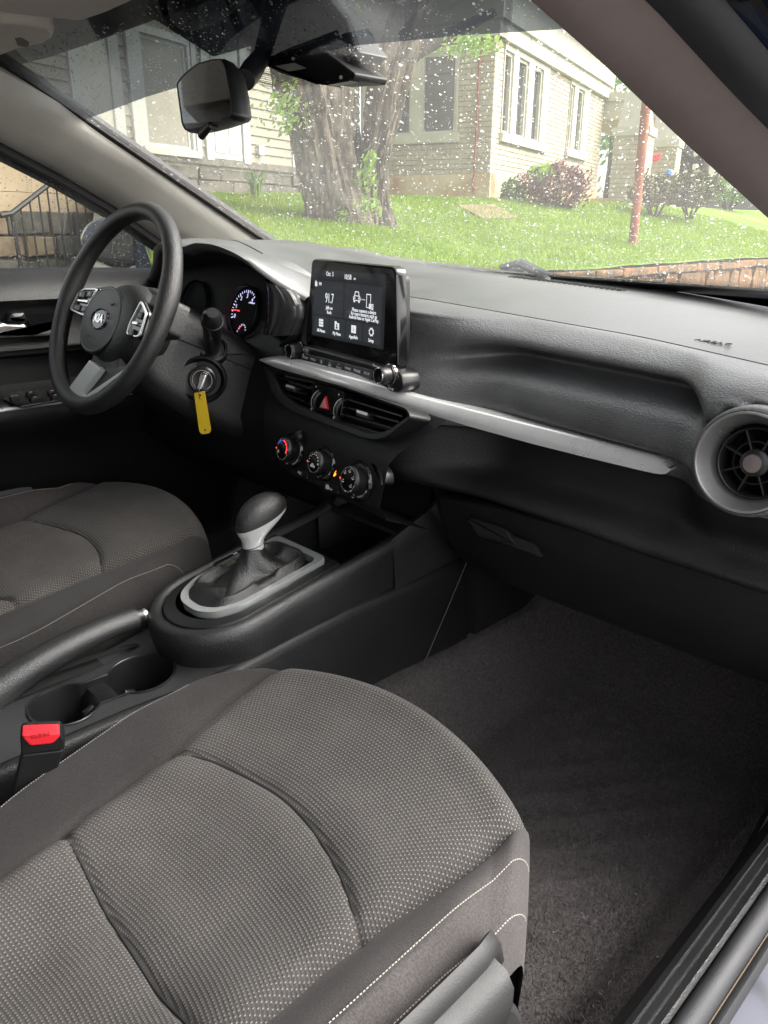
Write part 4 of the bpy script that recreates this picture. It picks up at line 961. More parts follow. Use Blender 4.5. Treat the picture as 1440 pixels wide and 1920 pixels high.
g = [((.0066 if (k//2) % 2 else .0052)*math.cos(R(k*11.25)), (.0066 if (k//2) % 2 else .0052)*math.sin(R(k*11.25))) for k in range(32)]
dot(dp, I(3), [g], M_lit, 'gear_icon'); mb = MB(); mb.prism(circ(.0036, 16), I(3), .0012, .0014); mb.prism(circ(.0009, 8), I(3), .0014, .0015); mb.build('gear_hole', M_tile, dp, smooth=0)
# car and phone outlines
def outline(fr, pts, wd=.0009, closed=True):
    mb = MB(); P_ = [fr.P(x, y, .001) for x, y in pts]; mb.tube(P_, (wd, .0003), 4, closed=closed, ref=fr.u); return mb
CI = D0.sub(.028, .014); mb = MB()
for seg in ([(-.0085, -.003), (.0085, -.003), (.0085, .0015), (.0058, .0035), (.004, .0095), (-.004, .0095), (-.0058, .0035), (-.0085, .0015)],):
    for a, b in zip(seg, seg[1:]+seg[:1]): 
        d_ = V((b[0]-a[0], b[1]-a[1], 0)); nrm = V((-d_.y, d_.x, 0)).normalized()*.0007
        mb.prism([(a[0]-nrm.x, a[1]-nrm.y), (b[0]-nrm.x, b[1]-nrm.y), (b[0]+nrm.x, b[1]+nrm.y), (a[0]+nrm.x, a[1]+nrm.y)], CI, .0009, .0012)
mb.prism([(-.0058, .003), (.0058, .003), (.0058, .0042), (-.0058, .0042)], CI, .0009, .00125)
for x in (-.006, .006): mb.prism(circ(.0013, 10), CI.sub(x*.85, .0002), .0009, .0013); mb.prism([(x-.0015, -.006), (x+.0015, -.006), (x+.0015, -.003), (x-.0015, -.003)], CI, .0009, .0013)
mb.build('car_icon', M_lit, dp, smooth=0, kind='stuff')
mb = MB()
for k in range(3): mb.prism(circ(.0008, 8), D0.sub(.041+.0035*k, .0135), .0009, .0012)
for (x0, y0, x1, y1) in ((-.0055, -.009, -.0045, .010), (.0045, -.002, .0055, .010), (-.0055, .009, .0055, .0105), (-.0055, -.0095, .001, -.0085), (.0015, -.0105, .0062, -.003), (.0075, -.0105, .0088, -.0035), (.0105, -.0105, .0118, -.0035), (.0075, -.0115, .0118, -.0103), (.0075, -.0042, .0118, -.003)): mb.prism([(x0, y0), (x1, y0), (x1, y1), (x0, y1)], D0.sub(.058, .012), .0009, .0012)
mb.build('phone_icon', M_lit, dp, smooth=0, kind='stuff')
dot(dp, D0.sub(-.085, .0285), [rrect(-.003, -.004, .003, .003, .0005), [(-.003, .003), (.0, .0055), (.0006, .005), (-.0015, .003)]], M_lit, 'radio_icon')
# --- control bar with knobs
ap = thing('audio_control_bar', 'glossy black radio control bar with eight buttons and two knobs under the screen', 'car radio', S0.P(0, -.02))
cB = .010
pB = lambda *p: [S0.px(x, y, cB) for x, y in p]
mb = MB(); mb.prism(rpoly(pB((548, 641), (742, 693), (752, 701), (756, 724), (749, 736), (733, 736), (650, 707), (545, 673), (528, 665), (530, 648)), .010, 5), S0, -.022, cB, bev=.004); mb.build('bar', M_satin, ap)
q = lambda X, Y: (480+X/4.5, 640+Y/4.5)
tl, tr_, br, bl = (S0.px(*q(*c), cB) for c in ((402, 98), (1000, 245), (985, 318), (390, 158)))
names = ['RADIO', 'MEDIA', '☆', 'v\nSEEK', '^\nTRACK', 'HOME', 'PHONE', 'SETUP']
for k in range(8):
    f0, f1 = (k+.03)/8, (k+.97)/8; L2 = lambda a, b, f: (lerp(a[0], b[0], f), lerp(a[1], b[1], f))
    pts = [L2(bl, br, f0), L2(bl, br, f1), L2(tl, tr_, f1), L2(tl, tr_, f0)]
    m_ = MB(); m_.prism(pts, S0, cB-.002, cB+.0035, bev=.0012); bo = m_.build('button', pr('button_grey', (.07, .07, .075), .35) if k == 0 else bpy.data.materials['button_grey'], ap)
    c = (sum(p_[0] for p_ in pts)/4, sum(p_[1] for p_ in pts)/4)
    if k == 2:
        st = [((.0042 if i % 2 == 0 else .0019)*math.cos(R(90+36*i)), (.0042 if i % 2 == 0 else .0019)*math.sin(R(90+36*i))) for i in range(10)]
        m_ = MB(); m_.prism(st, S0.sub(c[0], c[1], cB+.0030), .0, .0008); m_.build('star_mark', M_white, ap, smooth=0)
    else: text('button_text', names[k], .0052 if '\n' not in names[k] else .0046, S0.sub(c[0], c[1], cB+.0037).rot(-3), M_white, ap)
def knob(parent, fr, r, h, n=40, base=True, face=M_gloss):
    m_ = MB(); m_.lathe(fr, [(r*1.12, 0), (r*1.12, h*.25), (r*1.0, h*.28)]+[(r*(1.0 if i % 2 else .97), h*(.3+.55*i/6)) for i in range(7)]+[(r*.9, h*.95), (r*.86, h)], n)
    k = m_.build('knob', M_satin, parent)
    m_ = MB(); m_.lathe(fr, [(r*.86, h*.96), (r*.93, h*.99), (r*.86, h*1.03), (r*.8, h*1.0)], n); m_.build('knob_ring', M_chrome, k)
    m_ = MB(); m_.lathe(fr, [(r*.82, h*.9), (r*.82, h*1.005), (0, h*1.012)], n); m_.build('knob_face', face, k)
    m_ = MB(); m_.lathe(fr, [(r*1.2, -.001), (r*1.24, h*.16), (r*1.14, h*.2)], n); m_.build('knob_collar', M_chrome, k)
    return k
for X, Y in ((275, 85), (1030, 290)):
    a, b = S0.px(*q(X, Y), cB+.024); knob(ap, S0.sub(a, b, cB), .0125, .024)
a, b = S0.px(*q(255, 135), cB); text('knob_text', 'ON', .004, S0.sub(a, b, cB+.0004), M_white, ap)
for t, X, Y in (('FILE', 1182, 302), ('✓', 1178, 350), ('TUNE', 1138, 402), ('ENTER', 985, 360), ('Bluetooth', 1022, 212)):
    a, b = S0.px(*q(X, Y), cB); text('bar_text', t, .0052, S0.sub(a, b, cB+.0004).rot(-4), M_white, ap)
# --- centre vents
VO = Fr((0, .150, .785), (.992, -.126, 0), (0, .30, 1))
vt = thing('center_air_vents', 'pair of black centre air vents with a red hazard button between them', 'air vent', VO.o)
vp = lambda *p, c=0: [VO.px(x, y, c) for x, y in p]
outl = [(500, 688), (655, 728), (772, 768), (782, 784), (735, 820), (712, 826), (690, 822), (620, 796), (548, 768), (522, 742)]
inn = [(514, 697), (655, 733), (765, 772), (770, 780), (730, 806), (710, 812), (690, 808), (620, 783), (556, 757), (530, 733)]
po, pi_ = rpoly(vp(*outl), .008), rpoly(vp(*inn), .008)
mb = MB(); mb.grid([[VO.P(x, y, -.03) for x, y in po], [VO.P(x, y, .004) for x, y in po], [VO.P(x*.993, y, .009) for x, y in po], [VO.P(lerp(a[0], b[0], .6), lerp(a[1], b[1], .6), .008) for a, b in zip(po, pi_)], [VO.P(x, y, .001) for x, y in pi_], [VO.P(x, y, -.05) for x, y in pi_]], cu=True); mb.build('surround', M_plain, vt, smooth=50)
mb = MB(); mb.cap([VO.P(x, y, -.045) for x, y in pi_]); mb.build('cavity', M_dark, vt, smooth=0)
def vane(pa, pb, c=-.010, wd=.016, th=.0016):
    a, b = VO.px(*pa, c), VO.px(*pb, c); A_, B_ = VO.P(*a, c), VO.P(*b, c)
    m_ = MB(); tdir = (VO.n*.93+VO.v*-.36).normalized(); up = (VO.n.cross(VO.u)).normalized()
    m_.grid([[p+tdir*s*wd*.5+up*h*th for s, h in ((-1, -1), (1, -.6), (1, .6), (-1, 1))] for p in (A_, B_)], cu=True); return m_.build('vane', M_satin, vt, smooth=50)
for a, b in (((518, 702), (583, 722)), ((524, 718), (581, 737)), ((532, 733), (579, 751)), ((546, 750), (578, 764))): vane(a, b)
for a, b in (((644, 742), (762, 778)), ((641, 757), (756, 789)), ((637, 771), (742, 800)), ((634, 785), (722, 810))): vane(a, b)
q = lambda X, Y: (480+X/4.5, 640+Y/4.5)
for X, Y in ((312, 400), (920, 622)):
    a, b = VO.px(*q(X, Y), .0); f = VO.sub(a, b, -.004); m_ = MB(); m_.prism(rrect(-.014, -.005, .014, .005, .002), f, -.004, .010, bev=.002); m_.build('vane_tab', M_satin, vt)
    m_ = MB(); m_.prism(rrect(-.013, .0005, .013, .0045, .001), f, .010, .0108); m_.build('tab_inlay', M_silver, vt)
# plate with thumb wheels and hazard switch
pl_ = vp(*[q(*c) for c in ((478, 335), (745, 418), (712, 640), (455, 560))], c=.003)
mb = MB(); mb.prism(rpoly(pl_, .004), VO, -.03, .003, bev=.001); mb.build('switch_plate', M_gloss, vt)
for X, Y in ((490, 492), (680, 562)):
    a, b = VO.px(*q(X, Y), .008); f = VO.sub(a, b, -.008).rot(-8); m_ = MB()
    m_.lathe(Fr(f.P(-.0045, 0, 0), -f.n, f.v), [(.016, 0), (.0185, .001), (.0185, .008), (.016, .009)], 32); m_.build('thumb_wheel', M_satin, vt)
    m_ = MB(); m_.lathe(Fr(f.P(-.0045, 0, 0), -f.n, f.v), [(.0188, .0010), (.0192, .0016), (.0188, .0022)], 32); m_.build('wheel_edge', M_silver, vt)
for X, Y, t in ((510, 380, 'o'), (700, 447, 'o'), (468, 572, '0'), (657, 645, '0')):
    a, b = VO.px(*q(X, Y), .003); text('vent_mark', t, .006, VO.sub(a, b, .0034), M_white, vt)
hz = [q(588, 458), q(535, 560), q(607, 577)]
a = vp(*hz, c=.005); mb = MB(); mb.prism(rpoly(a, .0015), VO, 0, .006, bev=.001); hb = mb.build('hazard_button', M_red, vt)
ce = (sum(p_[0] for p_ in a)/3, sum(p_[1] for p_ in a)/3)
for k, m_ in ((.68, M_white), (.56, M_red), (.34, M_white), (.22, M_red)):
    mb = MB(); mb.prism([(ce[0]+(x-ce[0])*k, ce[1]+(y-ce[1])*k) for x, y in a], VO, .0058, .0062+.0002*(.7-k)); mb.build('hazard_triangle', m_, hb, smooth=0)
# stack body behind the vents, down to the heater panel
mb = MB(); mb.grid([[VO.P(a_*w_, b, c) for a_ in (-.19, -.17, -.1, 0, .1, .17, .2)] for b, c, w_ in ((.03, -.03, 1.2), (-.030, -.004, .95), (-.05, .0, .9), (-.075, -.005, .88), (-.11, -.012, .85), (-.13, -.03, .85), (-.14, -.12, .85))]); mb.build('stack_body', M_dashlow, vt, smooth=70)
# --- heater panel
CO_ = Fr((0, .133, .698), (.992, -.126, 0), (0, .25, 1))
hp = thing('heater_control_panel', 'black heater control panel with three round dials below the centre vents', 'heater controls', CO_.o)
cp = lambda *p, c=0: [CO_.px(*q(*x), c) for x in p]
pts = rpoly(cp((185, 790), (300, 740), (640, 850), (960, 970), (1075, 1090), (1085, 1210), (930, 1190), (880, 1300), (790, 1325), (700, 1290), (300, 1130), (180, 1030)), .012)
mb = MB(); mb.prism(pts, CO_, -.018, .0, bev=.005); mb.build('panel', M_satin, hp)
mb = MB(); e = cp((960, 985), (1040, 1070), (1062, 1200), (1085, 1212), (1080, 1090), (985, 990)); mb.prism(e, CO_, 0, .006, bev=.002); mb.build('end_trim', M_plain, hp)
for k, ((X, Y), r) in enumerate((((222, 908), .0195), ((488, 1020), .0185), ((776, 1165), .0205))):
    a, b = CO_.px(*q(X, Y), .024); f = CO_.sub(a, b, 0)
    m_ = MB(); m_.lathe(f, [(r*1.5, -.004), (r*1.5, .003), (r*1.38, .007), (r*1.25, .004)], 48); m_.build('dial_collar', M_gloss, hp)
    kn = knob(hp, f, r, .024, 48)
    ff = f.sub(0, 0, .0246)
    if k == 0:
        for a0, a1, m2 in ((35, 95, M_litr), (100, 160, M_litblue), (-20, 30, M_litr)):
            m_ = MB(); P1 = [(r*.66*math.cos(R(t)), r*.66*math.sin(R(t))) for t in range(a0, a1, 6)]; P2 = [(r*.76*math.cos(R(t)), r*.76*math.sin(R(t))) for t in range(a0, a1, 6)]; m_.prism(P2+P1[::-1], ff, 0, .0004); m_.build('temperature_arc', m2, kn, smooth=0)
        text('dial_mark', '✽', .008, ff.sub(-r*.5, -r*.3, .0004), M_white, kn)
    elif k == 1:
        for i in range(9):
            t = 190-i*24; m_ = MB(); m_.prism(circ(.0007+.00013*i, 8), ff.sub(r*.68*math.cos(R(t)), r*.68*math.sin(R(t))), 0, .0004); m_.build('fan_mark', M_white, kn, smooth=0)
        m_ = MB(); m_.prism([(-.006, -.002), (.006, -.002), (.006, .001), (.003, .0015), (.0018, .004), (-.0025, .004), (-.004, .0015), (-.006, .001)], ff.sub(-.001, -.006), 0, .0004); m_.build('car_mark', M_white, kn, smooth=0)
    else:
        for i, t in enumerate((205, 140, 85, 20, -40)):
            c_ = ff.sub(r*.6*math.cos(R(t)), r*.6*math.sin(R(t))); m_ = MB()
            m_.prism([(-.003, .0005), (.0, -.0022), (.0034, -.0005), (.0026, .0004), (.0, -.001), (-.0022, .0012)], c_, 0, .0004); m_.build('airflow_mark', M_white, kn, smooth=0)
            m_ = MB(); m_.prism(circ(.0009, 8), c_.sub(.001, .0026), 0, .0004); m_.build('airflow_dot', M_white, kn, smooth=0)
    m_ = MB(); m_.lathe(f.sub(-r*.93, -r*.1, .0235), [(.0014, 0), (.0014, .001), (0, .0013)], 10); m_.build('pointer', M_litr, kn)
def ct(body, X, Y, size, m=M_white): a, b = CO_.px(*q(X, Y), 0); return text('panel_text', body, size, CO_.sub(a, b, .0006).rot(-4), m, hp)
ct('PASSENGER', 430, 922, .0055); ct('PASSENGER\nAIR BAG', 697, 1038, .0048); ct('OFF', 680, 1076, .006, M_lito); ct('A/C', 376, 1111, .0075)
a, b = CO_.px(*q(668, 1108), 0); f = CO_.sub(a, b, .0006); mb = MB(); mb.prism(circ(.002, 10), f.sub(-.002, .006), 0, .0004); mb.prism([(-.004, -.006), (.0, -.006), (.004, -.002), (.003, .0), (.001, -.001), (-.001, .004), (-.004, .003)], f, 0, .0004); mb.prism([(-.006, -.0075), (-.005, -.0075), (.006, .0065), (.005, .0065)], f, 0, .0005); mb.build('airbag_symbol', M_lito, hp, smooth=0, kind='stuff')
for c_, nm in (((300, 1062, 435, 1100, 430, 1165, 290, 1120), 'A/C'), ((575, 1188, 690, 1225, 690, 1290, 570, 1245), 'REAR')):
    pts = rpoly(cp(*[(c_[i], c_[i+1]) for i in (0, 2, 4, 6)], c=.001), .003); mb = MB(); mb.prism(pts, CO_, -.001, .0015, bev=.001); mb.build('push_button', M_satin, hp)
ct('A/C', 376, 1111, .0075).location += CO_.n*.0012
a, b = CO_.px(*q(610, 1228), 0); mb = MB(); f = CO_.sub(a, b, .002); mb.prism(rrect(-.004, -.0035, .004, .0035, .001), f, 0, .0004); mb.build('demister_symbol', M_white, hp, smooth=0); ct('REAR', 636, 1247, .0045).location += CO_.n*.0014
a, b = CO_.px(*q(372, 800), .01); mb = MB(); mb.lathe(CO_.sub(a, b, -.006), [(.004, 0), (.004, .012), (.009, .015), (.010, .019), (.006, .024), (0, .025)], 20); mb.build('pull_knob', M_satin, hp)

# ================================================================== GAUGES
gc = thing('instrument_cluster', 'dark instrument cluster under the hood with a lit rev counter and red needle', 'gauges', (-.33, .25, .92))
GF = Fr(at(452, 583, 'y', .235), (1, 0, 0), (0, .32, 1))
mb = MB(); mb.grid([[GF.P(a_, b, -.012) for a_ in (-.34, -.1, .07)] for b in (-.09, .0, .092)]); mb.build('back_plate', M_dark, gc, smooth=0)
rr_ = .047
mb = MB(); mb.lathe(GF, [(rr_*1.02, -.008), (rr_*1.04, .0), (rr_*.99, .002), (rr_*.97, -.006)], 48); tch = mb.build('rev_counter', M_satin, gc)
mb = MB(); mb.lathe(GF, [(rr_*.99, -.0085), (0, -.0085)], 48); mb.build('dial_face', M_dark, tch)
mb = MB()
for i in range(17):
    t = R(200-i*12.5*.74); L_ = .006 if i % 4 == 0 else .0042; w2 = .0009 if i % 4 == 0 else .0006; f = GF.sub(rr_*.86*math.cos(t), rr_*.86*math.sin(t), -.0075).rot(math.degrees(t)); mb.prism([(-L_, -w2), (0, -w2), (0, w2), (-L_, w2)], f, 0, .0005)
mb.build('scale', M_litb, tch, smooth=0, kind='stuff')
for i, n_ in enumerate('01234'):
    t = R(200-i*50*.74); text('dial_number', n_, .0105, GF.sub(rr_*.62*math.cos(t), rr_*.62*math.sin(t), -.007), M_litb, tch)
text('dial_text', 'x1000rpm', .0045, GF.sub(.018, .018, -.007), M_litb, tch)
mb = MB(); mb.prism([(-rr_*.85, .0004), (-rr_*.28, -.0006), (-rr_*.28, .0018), (-rr_*.85, .0013)], GF, -.006, -.005); mb.build('needle', M_litr, tch, smooth=0)
f = GF.sub(.004, -rr_*.72, -.0075); mb = MB()
for i in range(7):
    t = R(170-i*27); f2 = f.sub(.012*math.cos(t), .012*math.sin(t)).rot(math.degrees(t)); mb.prism([(-.0028, -.0006), (0, -.0006), (0, .0006), (-.0028, .0006)], f2, 0, .0005)
mb.build('temperature_scale', M_litb, tch, smooth=0, kind='stuff')
mb = MB(); mb.prism([(-.012, .003), (-.004, .008), (-.0035, .0072), (-.0115, .002)], f, .0, .0008); mb.build('temperature_needle', M_litr, tch, smooth=0)
text('dial_letter', 'C', .005, f.sub(-.014, -.003), M_litb, tch); text('dial_letter', 'H', .005, f.sub(.014, -.004), M_litb, tch)
GF2 = GF.sub(-.17, .0, 0); mb = MB(); mb.lathe(GF2, [(rr_*1.02, -.008), (rr_*1.04, .0), (rr_*.99, .002), (rr_*.97, -.006)], 48); sp_ = mb.build('speedometer', M_satin, gc)
mb = MB(); mb.lathe(GF2, [(rr_*.99, -.0085), (0, -.0085)], 48); mb.build('dial_face', M_dark, sp_)
# glossy side of the pod that mirrors the daylight
q = lambda X, Y: (320+X/5.538, 420+Y/5.538)
l0 = [at(*q(*c), 'y', .215) for c in ((985, 575), (1000, 700), (995, 850), (985, 1000), (960, 1150))]
l1 = [at(*q(*c), 'y', .195) for c in ((1120, 640), (1200, 730), (1255, 850), (1260, 980), (1190, 1160))]
l0, l1 = resample(l0, 16), resample(l1, 16)
mb = MB(); mb.grid([[a+V((-.012, .03, 0)) for a in l0]]+[[a.lerp(b, t)+V((0, -.008*math.sin(math.pi*t), 0)) for a, b in zip(l0, l1)] for t in (0, .2, .4, .6, .8, 1)]+[[b+V((.006, .02, 0)) for b in l1]]); mb.build('pod_side', pr('pod_gloss', (.05, .05, .05), .16, spec=.8, coat=.6), gc, smooth=80)
# pod walls
wl = [at(*q(*c), 'y', .14) for c in ((130, 200), (120, 300), (130, 420))]
mb = MB(); e2 = [er[i] for i in range(0, 71, 5) if er[i].x > -.55]; mb.grid([[p+V((0, .02, -.017)) for p in e2], [GF.P(max(-.34, min(.085, p.x-GF.o.x)), .10*(p.z-.9)/.1-.03, -.004) for p in e2]]); mb.build('pod_lining', M_plain, gc, smooth=60)
mb = MB(); mb.grid([[GF.P(a_, b, c) for a_ in (-.3, -.1, .03, .075)] for b, c in ((-.075, -.01), (-.078, .03), (-.088, .07))]); mb.build('pod_shelf', M_plain, gc, smooth=60)
# dash block between the gauges and the screen
l2 = [p+V((.004, .006, 0)) for p in l1]; l3 = [at(*c, 'y', .235) for c in ((572, 566), (568, 590), (562, 615), (556, 635), (520, 655))]; l3 = resample(l3, 16)
mb = MB(); mb.grid([[p+V((0, .01, 0)) for p in l2], l2, [a.lerp(b, .5)+V((0, -.006, 0)) for a, b in zip(l2, l3)], l3, [p+V((.03, .03, 0)) for p in l3]]); mb.build('pod_cheek', M_dash, da, smooth=70)

# ---- round vent at the passenger end
VC = at(1404, 866, 'x', .618); VF_ = Fr(VC, (1, .0, 0), (0, .10, 1)).sub(0, 0, .007)
rv = thing('round_air_vent', 'round passenger air vent with thick silver ring at the right end of the dashboard', 'air vent', VC)
RV = .0525
mb = MB(); mb.lathe(VF_, [(RV*1.12, -.03), (RV*1.10, -.006), (RV*1.06, .002), (RV*1.01, .003)], 64); mb.build('collar', M_dash, rv, smooth=60)
mb = MB(); mb.lathe(VF_, [(RV*1.0, -.004), (RV*1.0, .003), (RV*.985, .0062), (RV*.95, .0066), (RV*.92, .004), (RV*.80, -.013), (RV*.74, -.017), (RV*.72, -.03)], 72, cap=False); mb.build('outer_ring', M_silverd, rv, smooth=60)
VI = VF_.sub(.004, -.001, -.016)
mb = MB(); mb.lathe(VI, [(RV*.71, -.03), (RV*.71, .004), (RV*.69, .0065), (RV*.66, .005), (RV*.65, -.012)], 64, cap=False); mb.build('inner_ring', M_satin, rv, smooth=50)
mb = MB(); mb.lathe(VI, [(RV*.70, -.03), (0, -.03)], 40); mb.build('vent_floor', M_dark, rv, smooth=0)
mb = MB(); mb.lathe(VI, [(RV*.43, -.012), (RV*.43, .003), (RV*.41, .003), (RV*.41, -.012)], 56, cap=False); mb.build('middle_ring', M_satin, rv, smooth=40)
for k in range(8):
    f = VI.rot(26+45*k); mb = MB(); mb.prism([(RV*.26, -.0011), (RV*.66, -.0011), (RV*.66, .0011), (RV*.26, .0011)], f, -.014, .0035, bev=.0006); mb.build('spoke', M_satin, rv, smooth=30)
mb = MB(); mb.lathe(VI, [(RV*.27, -.012), (RV*.27, .003)]+[(RV*(.26 if i % 2 else .235), .004+.0008*i) for i in range(5)]+[(RV*.2, .008), (0, .008)], 48); mb.build('hub', M_satin, rv, smooth=40)
mb = MB(); mb.lathe(VI, [(RV*.19, .007), (RV*.19, .0105), (RV*.17, .0118), (0, .0122)], 36); mb.build('hub_cap', pr('hub_metal', (.62, .55, .53), .25, .9), rv, smooth=40)
# ================================================================== STEERING WHEEL
W0 = V((-.37, 0, .914)); tl_ = R(26.5)
WF = Fr(W0, (1, 0, 0), (0, math.sin(tl_), math.cos(tl_)))
wh = thing('steering_wheel', 'black leather grained steering wheel with silver lower spoke and round emblem', 'steering wheel', W0)
wp_ = lambda *p, c=0: [WF.px(x, y, c) for x, y in p]
n_ = 96; path = []; rads = []
for k in range(n_):
    a = 2*math.pi*k/n_; r = .1705; path.append(WF.P(r*math.cos(a), r*math.sin(a)))
    bump = max(math.exp(-((math.degrees(a)-t+180) % 360-180)**2/150.) for t in (12, 168)); rads.append((.0155+.002*bump, .0145+.002*bump))
mb = MB(); mb.tube(path, rads, 20, closed=True, ref=WF.n); mb.build('rim', M_wheel, wh, smooth=180)
mb = MB()
prof = [(.070, -.035), (.088, -.02), (.092, .0), (.089, .018), (.080, .034), (.066, .044), (.045, .049), (.0, .050)]
HF = WF.sub(.0, -.020, -.050); mb.lathe(HF, prof, 56, sx=1.02, sy=.84); mb.build('hub', M_wheel, wh, smooth=60)
pp = wp_((157, 612), (160, 578), (174, 552), (195, 539), (212, 541), (221, 560), (220, 595), (210, 625), (195, 648), (178, 660), (165, 650), (158, 632), c=.000)
pc = (sum(a for a, b in pp)/12, sum(b for a, b in pp)/12); ra = (max(a for a, b in pp)-min(a for a, b in pp))/2; rb = (max(b for a, b in pp)-min(b for a, b in pp))/2
EF = WF.sub(pc[0], pc[1], -.003)
mb = MB(); mb.lathe(EF, [(1.07, -.01), (1.07, .0022), (1.0, .0042), (.97, .0032)], 56, sx=ra, sy=rb); mb.build('cover_rim', M_satin, wh, smooth=60)
mb = MB(); mb.lathe(EF, [(.99, -.002), (.97, .0034), (.7, .0056), (.3, .0066), (0, .0068)], 56, sx=ra, sy=rb); cv = mb.build('airbag_cover', M_cons, wh, smooth=60)
ec = wp_((184, 597), c=.006)[0]; er_ = (wp_((200, 597), c=.006)[0][0]-wp_((168, 597), c=.006)[0][0])/2
KF = WF.sub(ec[0], ec[1], .0038)
mb = MB(); mb.lathe(KF, [(1.0, -.002), (1.0, .0015), (.93, .0028), (.86, .0014)], 48, sx=er_, sy=er_*.62); em = mb.build('emblem', M_chrome, wh, smooth=50)
mb = MB(); mb.lathe(KF, [(.9, .0004), (0, .0006)], 40, sx=er_, sy=er_*.62); mb.build('emblem_field', M_gloss, em)
text('emblem_letters', 'KIA', er_*.66, KF.sub(0, 0, .0012), M_chrome, em, sx=1.0, depth=.0007, bold=.0006)
text('cover_mark', 'AIRBAG', .010, EF.sub(-.004, -rb*.55, .0058), M_satin, cv, depth=.0004)
mb = MB(); mb.tube([EF.P(ra*.42, rb*.52, .0062), EF.P(ra*.5, rb*.47, .006), EF.P(ra*.62, rb*.56, .0058)], .0007, 5); mb.build('scuff', M_dark, cv)
# side spokes with switch pods
for sg in (-1, 1):
    mb = MB(); mb.prism(rpoly([(sg*.074, .046), (sg*.074, -.036), (sg*.160, -.020), (sg*.160, .032)], .008), WF, -.046, -.021, bev=.006); mb.build('spoke', M_wheel, wh, smooth=50)
pods = [[(131, 580), (148, 547), (158, 541), (183, 541), (168, 566), (160, 592), (154, 591)], [(237, 626), (243, 606), (265, 563), (275, 586), (262, 630), (255, 632)]]
for k, pd in enumerate(pods):
    c = -.001 if k == 0 else -.004
    P_ = rpoly(wp_(*pd, c=c), .006); cen = (sum(a for a, b in P_)/len(P_), sum(b for a, b in P_)/len(P_)); sc_ = lambda f: [(cen[0]+(a-cen[0])*f, cen[1]+(b-cen[1])*f) for a, b in P_]
    mb = MB(); mb.prism(sc_(1.08), WF, -.018, c-.002, bev=.002); pod = mb.build('switch_pod', M_gloss, wh, smooth=50)
    mb = MB(); o_, i_ = sc_(1.0), sc_(.91); mb.grid([[WF.P(a, b, h) for a, b in (o_ if j < 2 else i_)] for j, h in enumerate((c-.003, c+.001, c+.001, c-.003))], cu=True); mb.build('pod_trim', M_silver, pod, smooth=40)
    w2 = max(a for a, b in P_)-min(a for a, b in P_); h2 = max(b for a, b in P_)-min(b for a, b in P_)
    for i, (fx_, fy_, sx_, sy_, m_) in enumerate(((-.2, .24, .22, .17, M_satin), (.2, .28, .16, .15, M_satin), (.0, -.0, .3, .07, M_chrome), (-.2, -.26, .2, .15, M_satin), (.17, -.27, .15, .15, M_satin)) if k == 0 else ((.12, .25, .2, .13, M_satin), (.0, .0, .25, .07, M_chrome), (-.12, -.27, .22, .14, M_satin))):
        f = WF.sub(cen[0]+fx_*w2, cen[1]+fy_*h2, c-.002); mb = MB(); mb.prism(rrect(-sx_*w2*.8, -sy_*h2*.75, sx_*w2*.8, sy_*h2*.75, .002), f, 0, .0045 if m_ is M_satin else .006, bev=.0015); mb.build('switch', m_, pod, smooth=40)
        if m_ is M_satin: text('switch_symbol', '▪◂▸◆●▪'[i] if False else ('☎', '◁', '', '↶', '○')[i] if k == 0 else ('+', '', '□')[i], .007, f.sub(0, 0, .0048), M_white, pod)
# lower spoke: silver U
A_ = wp_((167, 675), (188, 691), (153, 736), (160, 741), (239, 687), (240, 691), (182, 737), (149, 754), (124, 745), (122, 736), c=.002)
mb = MB(); mb.prism(A_, WF, -.016, .002, bev=.0015); mb.build('lower_spoke', pr('spoke_silver', (.66, .69, .67), .42, .2), wh, smooth=30)
mb = MB(); mb.prism(wp_((186, 692), (240, 686), (162, 739), (155, 735), c=-.006), WF, -.03, -.008); mb.build('spoke_infill', M_satin, wh, smooth=30)
mb = MB(); mb.prism(rpoly([(-.05, -.06), (.05, -.06), (.045, -.155), (-.045, -.155)], .01), WF, -.035, -.018, bev=.004); mb.build('spoke_back', M_wheel, wh, smooth=40)
# ---- steering column with ignition and stalk
sc_t = thing('steering_column', 'black steering column shroud with wiper stalk and ignition lock', 'steering column', WF.P(0, 0, -.1))
def ring(c, w_, h0, h1): return [WF.P(x, y, c) for x, y in rrect(-w_, h0, w_, h1, min(.035, w_*.5), 6)]
mb = MB(); mb.grid([ring(-.034, .060, -.07, .05), ring(-.04, .078, -.095, .055), ring(-.09, .088, -.115, .05), ring(-.15, .098, -.13, .045), ring(-.26, .11, -.14, .03)], cu=True); mb.cap(ring(-.034, .060, -.07, .05)); mb.build('shroud', M_cons, sc_t, smooth=60)
mb = MB(); mb.tube([WF.P(x, -.012, c) for x, c in ((.0795, -.04), (.0895, -.09), (.0995, -.15), (.111, -.26))], .0012, 5); mb.build('shroud_joint', M_dark, sc_t)
b0_, b1_ = at(398, 655, 'x', -.275), at(398, 592, 'x', -.205)
mb = MB(); ax_ = (b1_-b0_).normalized(); bf = Fr(b0_, ax_.orthogonal(), ax_.cross(ax_.orthogonal())); mb.lathe(bf, [(.026, -.012), (.026, .004), (.022, .007), (.020, .003), (0, .003)], 32); mb.build('stalk_bezel', M_satin, sc_t)
mb = MB(); mb.tube([b0_-ax_*.01, b0_+ax_*.012, b0_.lerp(b1_, .5), b0_.lerp(b1_, .82), b1_, b1_+ax_*.008], [.013, .014, .0155, .017, .0155, .009], 22); mb.build('wiper_stalk', M_satin, sc_t, smooth=60)
mb = MB(); mb.tube([b0_.lerp(b1_, .80), b0_.lerp(b1_, .86)], .0185, 24); mb.build('stalk_ring', M_plain, sc_t)
